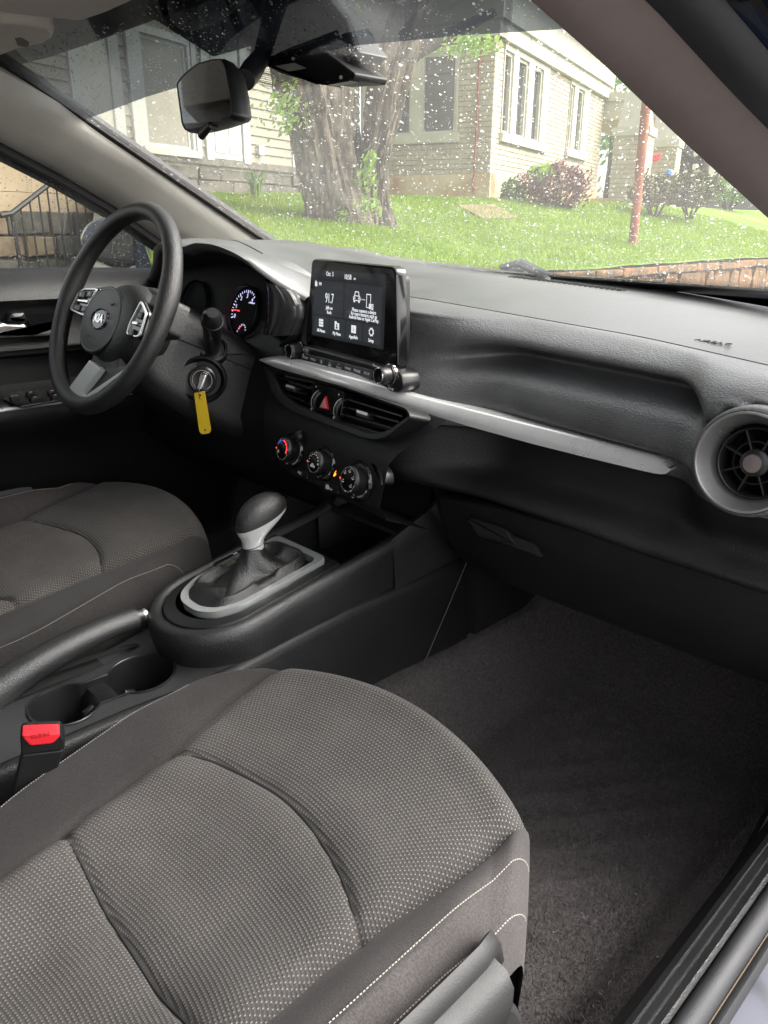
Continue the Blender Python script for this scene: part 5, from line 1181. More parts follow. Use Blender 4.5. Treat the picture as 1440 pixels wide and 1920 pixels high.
IF_ = Fr(at(380, 712, 'x', -.262), (.62, .78, 0), V((-.1, 0, 1)))
mb = MB(); mb.lathe(IF_, [(.040, -.02), (.040, .000), (.037, .004), (.030, -.008), (.024, -.008)], 48); mb.build('lock_recess', M_plain, sc_t)
mb = MB(); mb.lathe(IF_, [(.0235, -.01), (.0235, .004), (.021, .006), (.014, .004), (.0, .004)], 40); ig = mb.build('ignition_lock', M_satin, sc_t)
mb = MB(); mb.lathe(IF_, [(.0165, .0052), (.0172, .0068), (.0158, .0068)], 40); mb.build('lock_ring', M_chrome, ig)
ky = thing('ignition_key', 'silver headed ignition key with a blank yellow tag hanging on its ring', 'key', IF_.P(0, 0, .01))
mb = MB(); kf = IF_.rot(-22); mb.prism(rpoly([(-.0055, -.016), (.0055, -.016), (.0062, .014), (-.0062, .014)], .004), kf, .003, .024, bev=.003); mb.build('head', M_chrome, ky)
rp = IF_.P(-.001, -.021, .024); rd = [rp+V((.35, -.5, 0)).normalized()*(.0095*math.cos(2*math.pi*k/28))+V((0, 0, 1))*(.0095*math.sin(2*math.pi*k/28)) for k in range(28)]
mb = MB(); mb.tube(rd, .0007, 6, closed=True); mb.build('ring', M_chrome, ky)
TF = Fr(at(379, 738, 'x', rp.x), V((.75, .66, 0)), Z)
tp = [TF.px(*c) for c in ((364, 737), (384, 733), (396, 806), (393, 812), (379, 814), (374, 809))]
mb = MB(); mb.prism(rpoly(tp, .002), TF, 0, .0008); tg = mb.build('tag', M_yellow, ky, smooth=30)
for (x, y) in ((376, 741), (385, 806)):
    a, b = TF.px(x, y); mb = MB(); mb.prism(circ(.0016, 12), TF.sub(a, b), .0007, .0011); mb.build('hole', M_dark, tg, smooth=0)

# ================================================================== CONSOLE
cn = thing('center_console', 'black grained centre console with two cup holders between the seats', 'console', (0, -.2, .25))
RZ = [(-.95, .462), (-.30, .462), (-.17, .468), (-.07, .478), (.05, .487), (.16, .494), (.284, .500), (.36, .506)]
yy = [-.95+.07*i for i in range(19)]+[.36]
for sg in (-1, 1):
    w_ = lambda y: .080 + .024*sm(-.30, -.10, y) + .012*sm(.1, .3, y)
    mb = MB(); mb.grid([[V((sg*(w_(y)-.014), y, tab(RZ, y)-.001)) for y in yy], [V((sg*(w_(y)-.004), y, tab(RZ, y)-.002)) for y in yy], [V((sg*w_(y), y, tab(RZ, y)-.007)) for y in yy], [V((sg*(w_(y)+.002), y, tab(RZ, y)-.018)) for y in yy], [V((sg*(w_(y)+.004), y, tab(RZ, y)-.05)) for y in yy], [V((sg*(w_(y)+.016), y, .36)) for y in yy], [V((sg*(w_(y)+.03), y, .2)) for y in yy]]); mb.build('side_panel', M_dashlow, cn, smooth=60)
import bmesh
bm = bmesh.new()
def loop(pts, z):
    v = [bm.verts.new((x, y, z(x, y) if callable(z) else z)) for x, y in pts]; return [bm.edges.new((v[i], v[(i+1) % len(v)])) for i in range(len(v))]
zt = lambda x, y: tab(RZ, y)
ol = [(-.067, -.95), (.067, -.95)]+[(w_(y)-.013, y) for y in yy[5:15]]+[(-w_(y)+.013, y) for y in yy[5:15][::-1]]
CR, CFt = (.006, -.303), (.012, -.198)
hole = [(CR[0]+.047*math.cos(R(t)), CR[1]+.045*math.sin(R(t))) for t in range(130, 411, 10)]+[(CFt[0]+.047*math.cos(R(t)), CFt[1]+.046*math.sin(R(t))) for t in range(-50, 231, 10)]
loop(ol, zt); loop(hole, zt)
bmesh.ops.triangle_fill(bm, edges=bm.edges[:], use_beauty=True)
me = bpy.data.meshes.new('top_plate'); bm.to_mesh(me); bm.free(); me.materials.append(M_cup)
for v in me.vertices: v.co -= V(cn['_loc'])
tpz = bpy.data.objects.new('top_plate', me); col.objects.link(tpz); tpz.parent = cn
mb = MB(); mb.grid([[V((x, y, zt(x, y)+.0012)) for x, y in hole], [V((lerp(x, .009, .03), lerp(y, -.25, .03), zt(x, y)+.0016)) for x, y in hole], [V((lerp(x, .009, .06), lerp(y, -.25, .04), zt(x, y)-.004)) for x, y in hole], [V((lerp(x, .009, .08), lerp(y, -.25, .04), .39)) for x, y in hole]], cu=True); mb.cap([V((x, y, .39)) for x, y in hole]); mb.build('cup_liner', M_satin, cn, smooth=50)
mb = MB(); mb.grid([[V((x, y, z+.35*min(0, (x-.0))*0-.014*sm(.01, .045, x))) for x in (-.032, -.01, .01, .03, .048)] for y, z in ((-.272, .40), (-.270, .445), (-.262, .456), (-.240, .457), (-.232, .446), (-.230, .40))]); mb.build('cup_divider', M_satin, cn, smooth=50)
mb = MB(); mb.tube([V((x, y, zt(x, y)+.0012)) for x, y in hole], .0013, 6, closed=True); mb.build('cup_rim', M_satin, cn)
for (x, y, px_) in ((.018, -.272, -1), (.016, -.228, 1)):
    mb = MB(); mb.prism(rrect(-.006, -.022, .006, .012, .004), Fr(V((x, y, .432)), (1, 0, 0), Z), -.008*px_ if px_ > 0 else -.0, .012 if px_ < 0 else .0, bev=.003) if False else mb.tube([V((x, y, .452)), V((x, y+px_*.010, .447)), V((x, y+px_*.013, .43)), V((x, y+px_*.008, .41))], [.004, .006, .006, .005], 10); mb.build('cup_clip', M_satin, cn)
# ---- selector surround
SP = V((0, 0, .547)); SN = V((0, -.16, 1)).normalized()
zs_ = lambda y: .547+.16*y
def D(w_, y0, yf, n=28):
    pts = [(w_, lerp(yf, -.06, k/10)) for k in range(10)]
    pts += [(w_*math.cos(R(t)), -.06-(abs(y0)-.06)*math.sin(R(t))) for t in [180*k/n for k in range(n+1)]]
    pts += [(-w_, lerp(-.06, yf, (k+1)/10)) for k in range(10)]; return pts
def Dr(w_, y0, yf, dz): return [V((x, y, zs_(y)+dz)) for x, y in D(w_, y0, yf)]
mb = MB(); mb.grid([[V((x, y, .47)) for x, y in D(.098, -.158, .30)], Dr(.103, -.163, .30, -.032), Dr(.1035, -.164, .30, -.016), Dr(.101, -.161, .30, -.005), Dr(.096, -.156, .30, 0), Dr(.089, -.149, .30, .0), Dr(.084, -.144, .30, -.004), Dr(.082, -.142, .30, -.012)]); mb.build('selector_surround', M_cons, cn, smooth=60)
gs = thing('gear_selector', 'automatic gear lever with leather knob, silver collar and black gaiter', 'gear lever', (0, 0, .53))
mb = MB(); r1 = Dr(.0815, -.1415, .105, -.006); mb.grid([r1, Dr(.080, -.140, .105, -.003), Dr(.066, -.122, .105, -.001)]); mb.grid([[V((x, y, zs_(y)-.0015)) for x in (.066, .0, -.066)] for y in (.105, .09)]); mb.build('base_plate', M_satin, gs, smooth=50)
def ring_px(pts):
    out = []
    for x, y in pts:
        p = atp(x, y, SP, SN); out.append((p.x, p.y))
    return out
SFr = Fr(SP, (1, 0, 0), V((0, 1, .16)))
# ring outline: rounded at the rear, square at the front
RO = rpoly([(.062, .098), (-.064, .098), (-.064, -.06), (-.045, -.098), (-.02, -.112), (.02, -.112), (.045, -.098), (.062, -.06)], .012, 5)
RI = rpoly([(.053, .086), (-.055, .086), (-.055, -.058), (-.039, -.088), (-.017, -.101), (.017, -.101), (.039, -.088), (.053, -.058)], .014, 5)
mb = MB(); mb.grid([[SFr.P(a, b, h) for a, b in (RO if j < 3 else RI)] for j, h in enumerate((-.006, .003, .0055, .0055, -.012))], cu=True); mb.build('silver_ring', pr('ring_silver', (.58, .60, .59), .25, .6), gs, smooth=35)
mb = MB(); mb.cap([SFr.P(a, b, -.008) for a, b in RI]); mb.build('ring_floor', M_boot, gs)
a, b = -.040, .01; mb = MB(); mb.prism([(-.062, .075), (-.036, .055), (-.040, -.03), (-.052, -.05), (-.062, -.045)], SFr, .004, .0062); mb.build('gate_strip', M_silverd, gs, smooth=0)
for k, t in enumerate('PRND'): text('gate_letter', t, .008, SFr.sub(-.052, .052-.022*k, .0064), M_litr if k < 2 else M_satin, gs)
mb = MB(); mb.prism(rrect(-.079, -.02, -.067, .05, .003), SFr, -.004, .004, bev=.002); mb.build('side_button', M_satin, gs); text('side_button_text', 'OFF', .005, SFr.sub(-.073, .02, .0044).rot(90), M_white, gs)
# gaiter
NB = V((0, .004, .594)); rows = []
for j in range(26):
    t = j/25; row = []
    for i in range(64):
        a = 2*math.pi*i/64; e = 3.2
        cx, sx_ = math.cos(a), math.sin(a); sq = (abs(cx)**e+abs(sx_)**e)**(-1/e)
        bx, by_ = .052*cx*sq, -.007+.090*sx_*sq
        f = t**.55; f = f*f*(3-2*f)*.35+f*.65
        x = lerp(bx, .0145*cx, f); y = lerp(by_, NB.y+.0165*sx_, f)
        z = lerp(zs_(by_)-.006, NB.z, t**1.25) + .020*math.exp(-((t-.10)/.12)**2)*(1 if abs(sx_) > .2 else .5)
        fold = math.sin(4*a+5.2*t+.6)*math.sin(math.pi*min(1, t*1.05))**1.2
        k = 1-.30*fold*(1-t*.5) + .05*math.sin(7*a+9*t)*math.sin(math.pi*t) + .10*math.exp(-((t-.12)/.1)**2)
        row.append(V((x*k, NB.y+(y-NB.y)*k, z+.004*fold)))
    rows.append(row)
mb = MB(); mb.grid(rows, cu=True); mb.build('gaiter', M_boot, gs, smooth=180)
def kn_st(lst, tilt):
    rows = []
    for yc, zc, hy, hx in lst:
        rows.append([V((hx*math.cos(a)*(1+.12*math.sin(a)), yc+hy*math.sin(a), zc+tilt*hy*math.sin(a))) for a in [2*math.pi*k/36 for k in range(36)]])
    return rows
lo_ = [(.004, .588, .0165, .0145), (.004, .600, .0165, .0150), (.006, .607, .0185, .0165), (.012, .616, .026, .0195), (.019, .625, .036, .0225), (.022, .632, .042, .0245), (.022, .637, .0425, .0248)]
hi_ = [(.022, .637, .0430, .0252), (.021, .645, .0425, .0255), (.018, .654, .037, .0240), (.015, .661, .028, .0195), (.013, .6655, .016, .012), (.012, .667, .004, .003)]
mb = MB(); mb.grid(kn_st(lo_, .34), cu=True); mb.build('knob_collar', M_silver, gs, smooth=60)
mb = MB(); mb.grid(kn_st(hi_, .34), cu=True); mb.cap(kn_st(hi_, .34)[-1]); mb.build('knob', M_wheel, gs, smooth=60)
mb = MB(); mb.tube([V((.0152*math.cos(a), .004+.0172*math.sin(a), .598+.0037*math.sin(a))) for a in [2*math.pi*k/30 for k in range(30)]], .0006, 5, closed=True); mb.build('collar_joint', M_dark, gs)
# ---- storage tray in front of the lever, side walls rising to the stack
mb = MB(); mb.grid([[V((x, y, z)) for x in (-.083, 0, .083)] for y, z in ((.104, zs_(.1)-.004), (.108, .505), (.30, .505), (.31, .66))]); mb.build('tray', M_dashlow, cn, smooth=30)
mb = MB(); mb.grid([[V((x, y, z)) for x in (-.08, 0, .082)] for y, z in ((.295, .578), (.230, .578), (.228, .572), (.295, .570))]); mb.build('tray_shelf', M_plain, cn, smooth=30)
mb = MB(); mb.box(Fr(V((.03, .296, .535)), (1, 0, 0), Z), -.018, .018, -.009, .009, 0, .006); so = mb.build('power_socket', M_satin, cn, bevel=.002); text('socket_text', '12V 180W', .006, Fr(V((.03, .2895, .535)), (1, 0, 0), Z), M_silverd, cn)
mb = MB(); mb.lathe(Fr(V((.068, .296, .528)), (1, 0, 0), Z), [(.010, 0), (.010, .004), (.006, .005), (.005, .003), (0, .003)], 20); mb.build('aux_socket', M_silverd, cn)
for sg in (-1, 1):     # the walls run on up into the stack
    ln = [V((sg*.098, y, z)) for y, z in ((.20, zs_(.2)-.001), (.26, .597), (.33, .622), (.42, .66))]
    mb = MB(); mb.grid([[p+V((sg*d, 0, h)) for p in ln] for d, h in ((.012, -.13), (.007, -.03), (.005, -.010), (0, 0), (-.008, .0), (-.015, -.006), (-.016, -.10))]); mb.build('tray_wall', M_cons, cn, smooth=60)
gapL = [V((.128, .358, .505)), V((.134, .30, .43)), V((.140, .25, .37)), V((.143, .21, .32))]
mb = MB(); mb.tube(gapL, .0008, 5); mb.build('panel_joint', pr('joint_grey', (.10, .095, .09), .6), cn)
mb = MB(); mb.box(Fr((0, .30, .2), (1, 0, 0), Z), -.135, .135, 0, .42, -.58, -.08); mb.build('tunnel', M_dark, cn, smooth=0)
# ---- handbrake
hb_ = thing('handbrake', 'black grained handbrake lever with silver release button beside the cup holders', 'handbrake', (-.058, -.3, .46))
hp_ = [(-.50, .40), (-.44, .436), (-.40, .460), (-.36, .479), (-.31, .496), (-.26, .507), (-.21, .513), (-.165, .513)]
pth = spline([V((-.060, y, z)) for y, z in hp_], 30)
mb = MB(); mb.tube(pth, [(lerp(.024, .0175, k/29), .016+.020*(1-k/29)**1.6) for k in range(30)], 20, ref=V((1, 0, 0))); mb.build('grip', M_cons, hb_, smooth=60)
mb = MB(); mb.tube([V((-.060, -.166, .513)), V((-.060, -.155, .512))], .0125, 18); mb.build('collar', M_satin, hb_); mb = MB(); mb.tube([V((-.060, -.156, .512)), V((-.060, -.149, .5115)), V((-.060, -.1475, .511))], [.010, .010, .007], 18); mb.build('release_button', M_silverd, hb_)
mb = MB(); mb.grid([[V((x, y, z)) for y, z in ((-.50, .43), (-.30, .478), (-.2, .475), (-.16, .468))] for x in (-.066, -.054)]); mb.grid([[V((x, y, z)) for y in (-.5, -.2)] for x, z in ((-.085, .4655), (-.046, .4655))]); mb.build('slot', M_dark, hb_, smooth=0)
# ---- belt buckle
BF = Fr(at(76, 1437, 'x', .142), V((.42, .9, .06)), V((.12, -.02, 1)))
bk = thing('seat_belt_buckle', 'black seat belt buckle with red press button beside the front cup holder', 'seat belt buckle', BF.o)
bq = lambda *p, c=0: [BF.px(x/4.235, 1180+y/4.235, c) for x, y in p]
mb = MB(); mb.prism(rpoly(bq((172, 1000), (505, 960), (400, 1310), (90, 1345)), .003), BF, -.016, .0, bev=.002); mb.build('cover', M_plain, bk)
mb = MB(); mb.prism(rpoly(bq((158, 855), (190, 825), (480, 815), (512, 880), (515, 950), (170, 1000)), .003), BF, -.018, .001, bev=.002); mb.build('head', M_plain, bk)
mb = MB(); mb.prism(rpoly(bq((168, 832), (470, 820), (478, 848), (425, 905), (240, 925), (185, 870), c=.002), .003), BF, -.012, .003, bev=.002); rb_ = mb.build('press_button', M_red, bk)
a = bq((320, 838), c=.003)[0]; text('press_text', 'PRESS', .0075, BF.sub(a[0], a[1], .0032).rot(178), pr('red_shade', (.25, .01, .012), .5), bk)
mb = MB(); p0 = BF.P(*bq((240, 1330))[0], -.008); mb.tube([p0, p0+V((-.01, -.03, -.08))], (.004, .02), 10, ref=V((.9, -.4, 0))); mb.build('stalk', M_plain, bk)

# ================================================================== SEATS
def seat(name, label, sg, cx, yo, zo=0.0):
    t = thing(name, label, 'car seat', (sg*cx, -.35+yo, .3), 'front seats')
    X = lambda a: sg*(cx+a)                       # a>0 is the door side
    zp = lambda y: .529+zo+.27*(y+.1)
    yf = lambda a: -.038-.052*(a/.2)**2-.9*max(0, abs(a)-.19)
    offs = [-.62, -.52]+[-.47+.0035*i for i in range(124)]+[-.032, -.024, -.016, -.010, -.005, -.002, 0, -.001, -.006, -.02]
    drop = lambda o: 0 if o < -.045 else None
    nose = {-.032: -.0012, -.024: -.003, -.016: -.008, -.010: -.014, -.005: -.022, -.002: -.033, 0: -.05, -.001: -.07, -.006: -.11, -.02: -.20}
    nn = len(offs)
    def dz(i):
        if i >= nn-10: return [-.0012, -.003, -.008, -.014, -.022, -.033, -.05, -.07, -.11, -.20][i-(nn-10)]
        return -.0004*max(0, (offs[i]+.07)/.03) if offs[i] > -.07 else 0
    arc = lambda a: -.229-1.9*a*a-.04*a
    def groove(a, y):
        g = 0
        d = abs(y-arc(a))
        g -= .0055*math.exp(-(d/.0032)**2)+.0022*math.exp(-(d/.016)**2); g += .0014*math.exp(-((d-.035)/.02)**2)
        d2 = abs(y+.410+.05*a)
        g -= .0055*math.exp(-(d2/.0032)**2)+.0022*math.exp(-(d2/.016)**2); g += .0014*math.exp(-((d2-.035)/.02)**2)
        return g
    def pt(a, dzp, i, gv=True):
        y0 = offs[i]+yf(a); z = zp(max(-.9, y0 if i < nn-10 else yf(a)-.03))+dzp*(1 if i < nn-10 else max(.3, 1-(i-nn+10)*.1))+dz(i)
        if i < nn-12: z += groove(a, y0) if gv else 0
        return V((X(a), y0+yo, z))
    # insert, with fine columns
    ai = [-.188+.376*k/72 for k in range(73)]
    edge_ = lambda a: .007*(1-(a/.188)**2)-.010*math.exp(-((.188-abs(a))/.012)**2)
    U = [0]
    for i in range(1, nn): U.append(U[-1]+math.hypot(offs[i]-offs[i-1], dz(i)-dz(i-1)))
    nar = lambda y: 1-.16*sm(-.08, -.30, y)-.07*sm(-.25, -.5, y)
    tp = lambda a, i: a*nar(offs[i]-.04)   # narrows to the rear
    dd = lambda i: max(0, -.12-(offs[i]-.06)); lift = lambda i: (.02*dd(i)+.014*sm(-.02, -.12, offs[i])) if nm == 'inner_bolster' else (.27*dd(i)+.014*sm(-.02, -.12, offs[i]))
    dish = lambda a, i: .12*max(0, -.12-(offs[i]-.06))*sm(.05, .188, abs(a))
    rows = [[pt(tp(a, i), edge_(a)+dish(a, i), i) for a in ai] for i in range(nn)]
    uv = [[(a, U[i]) for a in ai] for i in range(nn)]
    mb = MB(); mb.grid(rows, uv=uv); mb.build('insert', M_fab, t, smooth=180)
    for nm, pr_ in (('inner_bolster', [(-.188, -.010), (-.192, -.002), (-.200, .004), (-.215, .010), (-.232, .012), (-.246, .008), (-.256, -.004), (-.262, -.022), (-.266, -.05), (-.266, -.16)]), ('outer_bolster', [(.188, -.010), (.192, -.003), (.198, .003), (.206, .0075), (.214, .0085), (.222, .006), (.230, .000), (.236, -.009), (.240, -.020), (.243, -.034), (.246, -.06)])):
        NS = 3; m_ = (len(pr_)-1)*NS+1; fine = [(p.x, p.y) for p in spline([(a, d, 0) for a, d in pr_], m_)]
        rw_ = lambda i: 1-.20*sm(-.22, -.50, offs[i]) if nm == 'inner_bolster' else 1
        rr = [[pt(lerp(tp(a, i), a*rw_(i), min(1, k/NS/4)), d+lift(i)*sm(0, 5, k/NS)+dish(.188, i)*sm(4, 0, k/NS), i, k == 0) for k, (a, d) in enumerate(fine)] for i in range(nn)]
        uv = [[(a+d, U[i]) for a, d in fine] for i in range(nn)]
        mb = MB(); mb.grid(rr, uv=uv); mb.build(nm, M_fabp if nm == 'inner_bolster' else M_fabo, t, smooth=180)
        # stitched seams along the bolster
        for k_ in ((4, 7) if nm == 'outer_bolster' else (5,)):
            line = resample([r[k_*NS] for r in rr[2:nn-4]], 150); mb = MB()
            for q in range(0, 148):
                p, p2 = line[q], line[q+1]
                up = V((0, 0, .0009)); mb.tube([p+up*.7, p.lerp(p2, .62)+up*.7], .00055, 5)
            mb.build('stitching', M_thread if nm == 'outer_bolster' else pr('grey_thread', (.22, .21, .2), .8), t, kind='stuff')
    for fn in (arc, lambda a: -.410-.05*a):
        mb = MB(); mb.tube([V((X(a*nar(fn(a)+.0)), fn(a*nar(fn(a)))+yo, zp(fn(a*nar(fn(a))))+edge_(a)+.12*max(0, -.12-(fn(a*nar(fn(a)))+.04+.052*(a/.2)**2-.06))*sm(.05, .188, abs(a))-.0060)) for a in [-.186+.372*k/50 for k in range(51)]], .0019, 6); mb.build('seam', M_threadk, t)
    # padded front skirt and base
    mb = MB(); mb.grid([[V((X(a), yf(a)-.01+yo+c, z)) for a in (-.26, -.2, -.1, 0, .1, .2, .24)] for z, c in ((.40, -.0), (.30, -.03))]); mb.build('front_skirt', M_fabd, t, smooth=60)
    # backrest, behind the view
    mb = MB(); rows = []
    for k in range(14):
        f = k/13; zc = .46+zo+f*.62; yc = -.66-.24*f+yo; w_ = .235-.06*f*f
        rows.append([V((X(w_*math.cos(R(tt))), yc+.065*math.sin(R(tt))*(1-.35*f), zc)) for tt in range(0, 360, 12)])
    mb.grid(rows, cu=True); mb.cap(rows[-1]); mb.build('backrest', M_fabp, t, smooth=60)
    # plastic valance on the door side
    ya = [-.75, -.6, -.45, -.35, -.28, -.24, -.22, -.205, -.193, -.186]
    v_ = lambda y: (y+.155)/.6
    xa = lambda y: .246-.008*sm(-.26, -.20, y)**2-.010*sm(-.215, -.186, y)
    mb = MB(); mb.grid([[V((X(xa(y)+dx), y+yo, z+zo-.055*sm(-.225, -.184, y)*sm(.40, .50, z))) for y in ya] for dx, z in ((-.004, .495), (-.001, .518), (.004, .527), (.010, .523), (.013, .512), (.010, .498), (.001, .488), (-.002, .470), (.0, .44), (.004, .30))]); mb.build('valance', M_valance, t, smooth=60)
    mb = MB(); mb.grid([[V((X(.262+dx), y+yo, z+zo+.045)) for y in (-.75, -.6, -.45, -.34, -.27, -.228)] for dx, z in ((-.01, .465), (.006, .462), (.014, .450), (.014, .430), (.008, .395), (-.01, .385))]); mb.build('adjust_lever', M_valance, t, smooth=60)
    mb = MB(); mb.prism(rpoly([(sg*X(0)*0+y, z) for y, z in ((-.75+yo, .50), (-.30+yo, .49), (-.225+yo, .475), (-.195+yo, .43), (-.185+yo, .27), (-.75+yo, .27))], .03), Fr(V((X(.255), 0, 0)), (0, 1, 0), Z), 0, .014*sg, bev=.006*1) ; mb.build('rail_cover', M_valance, t, smooth=50)
    return t
seat('passenger_seat', 'grey dotted fabric front passenger seat nearest the camera with pale stitched bolster', 1, .388, 0)
seat('driver_seat', 'dark dotted fabric driver seat beyond the handbrake, partly cut off at the left', -1, .388, .135, .028)

# ================================================================== FLOOR, SILL
fy = [-.95, -.6, -.4, -.2, -.1, 0, .1, .2, .3, .4, .48, .54, .6, .68, .76, .84]
def fz(x, y):
    a = abs(x)
    z = .222+.13*sm(.235, .145, a)+.06*sm(.60, .665, a)+.03*sm(.655, .695, a)
    z += .30*sm(.50, .86, y)**1.2
    u_ = .82*x-.57*y; z += .0042*math.exp(-((((u_+.02) % .055)-.0275)/.006)**2)*sm(.30, .36, a)*sm(.60, .54, a)*sm(.0, .08, y)*sm(.48, .4, y)
    return z
fxs = [.125+.57*i/60 for i in range(61)]
fy2 = [-.95+1.8*i/130 for i in range(131)]
for sg in (1, -1):
    mb = MB(); mb.grid([[V((sg*x, y, fz(x, y)+.0015*noise.noise(V((x*30, y*30, 0)))+.003*noise.noise(V((x*6+y*4, y*2, 5))))) for x in fxs] for y in fy2]); mb.build('floor', M_carpet, smooth=180, kind='structure')
fb = MB(); G_ = np.random.default_rng(12); nF = 90000
X_ = G_.uniform(.15, .693, nF); Y_ = G_.uniform(-.30, .56, nF); D_ = G_.normal(0, 1, (nF, 3))
for x, y, d in zip(X_, Y_, D_):
    z = fz(x, y); cl = noise.noise(V((x*11, y*11, 2)))+.6*noise.noise(V((x*40, y*40, 8)))
    h = .0045*(1+.5*cl); lay = V((.8*d[0]+1.2*noise.noise(V((x*5, y*5, 1))), .8*d[1]+1.2*noise.noise(V((x*5, y*5, 11))), 0))*.6*h
    w2 = .00055; a = d[2]*3; i = len(fb.v)
    fb.v += [(x-w2*math.cos(a), y-w2*math.sin(a), z-.001), (x+w2*math.cos(a), y+w2*math.sin(a), z-.001), (x+lay.x, y+lay.y, z+abs(h))]; fb.f.append((i, i+1, i+2))
fb.build('carpet_pile', M_fibre, smooth=0, kind='stuff')
# lint specks on the carpet
mb = MB()
for k in range(45):
    x, y = G_.uniform(.2, .68), G_.uniform(-.2, .5); z = fz(x, y)+.004; mb.lathe(Fr(V((x, y, z)), (1, 0, 0), (0, 1, 0)), [(.0006+.0008*G_.random(), 0), (0, .001)], 5)
mb.build('lint', pr('lint', (.3, .28, .27), .9), smooth=0, kind='stuff')
sl_ = thing('door_sill', 'black ribbed door sill plate with grained weather strip at the open passenger door', 'door sill', (.72, 0, .36))
ys2 = [-.95+1.5*i/40 for i in range(41)]
def sill(name, prof, m, sm_=60, ye=None, xo=lambda y: 0):
    mb = MB(); mb.grid([[V((x+xo(y), y, z)) for y in ys2] for x, z in prof]); return mb.build(name, m, sl_, smooth=sm_)
cur = lambda y: -.045*sm(.14, .55, y)*0 - .02*sm(.2, .5, y)
rise = lambda y: .0
sill('kick_panel', [(.672, .30), (.686, .335), (.692, .352), (.696, .360), (.7005, .366)], M_plain, xo=cur)
sill('plate', [(.7005, .366), (.707, .3705), (.708, .3690), (.7095, .3690), (.7105, .3716), (.717, .3745), (.718, .3728), (.7195, .3728), (.7205, .3755), (.727, .379), (.7315, .378), (.7335, .374)], M_cons, 25)
sill('weather_strip', [(.7335, .374), (.7345, .384), (.738, .391), (.744, .393), (.750, .391), (.755, .386), (.757, .379)], M_rubber)
mb = MB(); mb.tube([V((.7578, y, .3795)) for y in ys2], .0009, 5); mb.build('seal_edge', pr('brown_edge', (.16, .115, .075), .8), sl_)
sill('outer_strip', [(.758, .378), (.761, .3835), (.765, .384), (.768, .379), (.769, .372)], M_rubber)
sill('painted_sill', [(.769, .373), (.776, .371), (.80, .362), (.83, .345), (.85, .31), (.855, .2)], M_sillpaint)
mb = MB(); mb.grid([[V((x, y, z)) for y in (.24, .30, .38, .48, .6)] for x, z in ((.69, .36), (.698, .40), (.71, .46), (.72, .60), (.73, .75))]); mb.build('kick_side', M_plain, sl_)

# ================================================================== MIRROR, CAMERA BOX, VISOR
RF = Fr(at(388, 180, 'x', -.02), V((.964, -.266, .0)), V((.0, .22, 1)))
rm = thing('rear_view_mirror', 'black rear view mirror with small anti-dazzle tab hanging from the windscreen', 'rear-view mirror', RF.o)
rq = lambda *p, c=0: [RF.px(x, y, c) for x, y in p]
fc_ = [(334, 158), (348, 140), (372, 121), (400, 113), (416, 112), (424, 128), (433, 175), (437, 212), (432, 221), (400, 233), (365, 243), (350, 244), (344, 232)]
mb = MB(); P_ = rpoly(rq(*fc_), .006); cen = (sum(a for a, b in P_)/len(P_), sum(b for a, b in P_)/len(P_))
sc2 = lambda f, c: [RF.P(cen[0]+(a-cen[0])*f, cen[1]+(b-cen[1])*f, c) for a, b in P_]
mb.grid([sc2(.97, .001), sc2(1.02, .002), sc2(1.05, -.004), sc2(1.03, -.014), sc2(.9, -.026), sc2(.5, -.034)], cu=True); mb.cap(sc2(.5, -.034)); mb.build('housing', M_plain, rm, smooth=60)
mb = MB(); mb.cap(sc2(.975, .0012)); mb.build('mirror_glass', M_mirror, rm, smooth=0)
a = rq((398, 236), (386, 258)); mb = MB(); mb.tube([RF.P(*a[0], -.006), RF.P(*a[0], .002), RF.P(*a[1], .006)], [.004, .0045, .005], 10); mb.build('dip_tab', M_satin, rm)
s0, s1 = RF.P(cen[0]+.05, cen[1]+.02, -.03), at(492, 104, 'y', .10)
mb = MB(); mb.tube([s0, s0.lerp(s1, .4), s1], [.012, .0135, .011], 16); mb.build('stem', M_plain, rm)
MF = Fr(at(585, 110, 'y', .115), (1, 0, 0), Z)
mq = lambda *p, c=0: [MF.px(x, y, c) for x, y in p]
cm = thing('camera_module', 'black camera box with a small label and blue connector behind the mirror', 'camera box', MF.o)
mb = MB(); mb.prism(rpoly(mq((497, 112), (500, 118), (548, 135), (604, 155), (668, 150), (671, 138), (610, 92), (575, 62), (530, 60), (505, 78)), .004), MF, -.05, .004, bev=.003); mb.build('box', M_plain, cm)
mb = MB(); mb.prism(rpoly(mq((497, 113), (548, 135), (604, 156), (610, 160), (540, 140), (494, 117)), .001), MF, -.03, .012, bev=.001); mb.build('lower_lip', M_satin, cm)
mb = MB(); mb.prism(mq((516, 124), (552, 118), (575, 128), (541, 134), c=.013), MF, .0125, .0135); mb.build('label', pr('grey_label', (.35, .35, .34), .6), cm, smooth=0)
mb = MB(); mb.prism(mq((505, 84), (528, 78), (530, 98), (507, 102), c=.006), MF, 0, .008); mb.build('connector', pr('blue_connector', (.01, .06, .16), .5), cm, smooth=0)
mb = MB(); mb.prism(mq((529, 76), (536, 73), (537, 97), (531, 99), c=.007), MF, 0, .007); mb.build('connector_frame', pr('copper_clip', (.4, .25, .18), .5), cm, smooth=0)
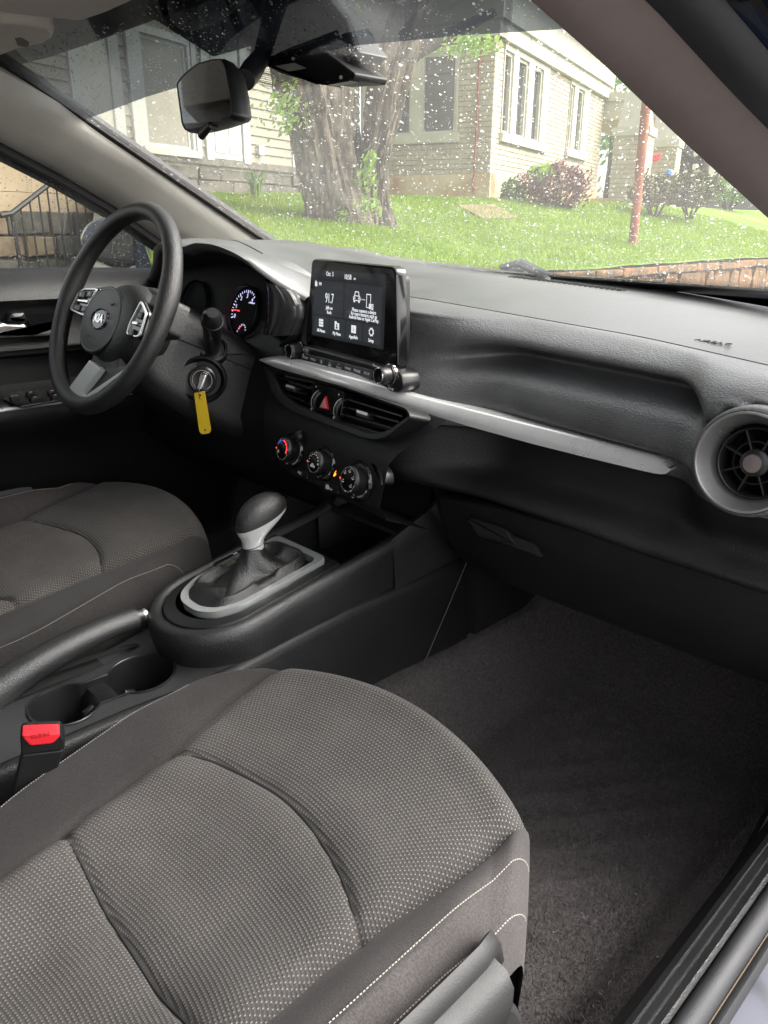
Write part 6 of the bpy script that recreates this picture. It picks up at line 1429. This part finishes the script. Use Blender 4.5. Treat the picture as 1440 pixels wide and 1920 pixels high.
for x, y in ((548, 109), (638, 145)): a = mq((x, y), c=.006)[0]; mb = MB(); mb.lathe(MF.sub(a[0], a[1], .002), [(.0022, 0), (.0022, .004), (0, .005)], 10); mb.build('screw', M_silver, cm)
mb = MB(); mb.prism(rpoly(mq((606, 157), (655, 146), (656, 152), (612, 160), c=.006), .001), MF, -.01, .006); mb.build('vent_strip', M_satin, cm)
mb = MB(); mb.prism(rpoly(mq((485, -40), (560, -40), (620, 40), (662, 96), (640, 108), (575, 66), (530, 30)), .004), MF, -.06, -.012, bev=.004); mb.build('cover', M_plain, cm)
for pts in (((420, -30), (432, 20), (446, 55), (478, 82), (508, 92)), ((462, -20), (480, 10), (500, 45), (520, 62))):
    mb = MB(); mb.tube(spline([MF.P(*mq(p)[0], -.005) for p in pts], 16), .0075, 10); mb.build('cable', M_rubber, cm)
# sun visor and overhead console
sv_ = thing('sun_visor', 'grey beige driver sun visor folded against the roof lining', 'sun visor', (-.3, -.15, 1.3))
VF = Fr(at(90, 20, 'z', 1.30), (1, 0, 0), (0, 1, .1))
vq = lambda *p, c=0: [VF.px(x, y, c) for x, y in p]
mb = MB(); mb.prism(rpoly(vq((-60, -120), (330, -90), (262, -10), (200, 18), (150, 34), (95, 28), (0, 18), (-80, 0)), .02, 6), VF, .014, -.004, bev=.006); mb.build('flap', M_head, sv_, smooth=50)
oc = thing('overhead_console', 'grey beige overhead lamp console with a finger recess at the roof front', 'overhead console', VF.o)
OF_ = VF.sub(0, 0, -.004)
oq = lambda *p: [OF_.px(x, y) for x, y in p]
mb = MB(); mb.prism(rpoly(oq((-80, 20), (0, 24), (60, 30), (94, 36), (102, 46), (98, 58), (82, 68), (40, 76), (0, 92), (-80, 100)), .008, 5), OF_, .02, -.010, bev=.008); mb.build('shell', M_head, oc, smooth=50)
mb = MB(); mb.prism(rpoly(oq((24, 56), (36, 54), (52, 64), (48, 74), (30, 70)), .006, 5), OF_, -.006, -.0105); mb.build('recess', pr('shade_brown', (.10, .085, .075), .8), oc, smooth=50)  # flat patch instead of a hollow; its shade is in the brown
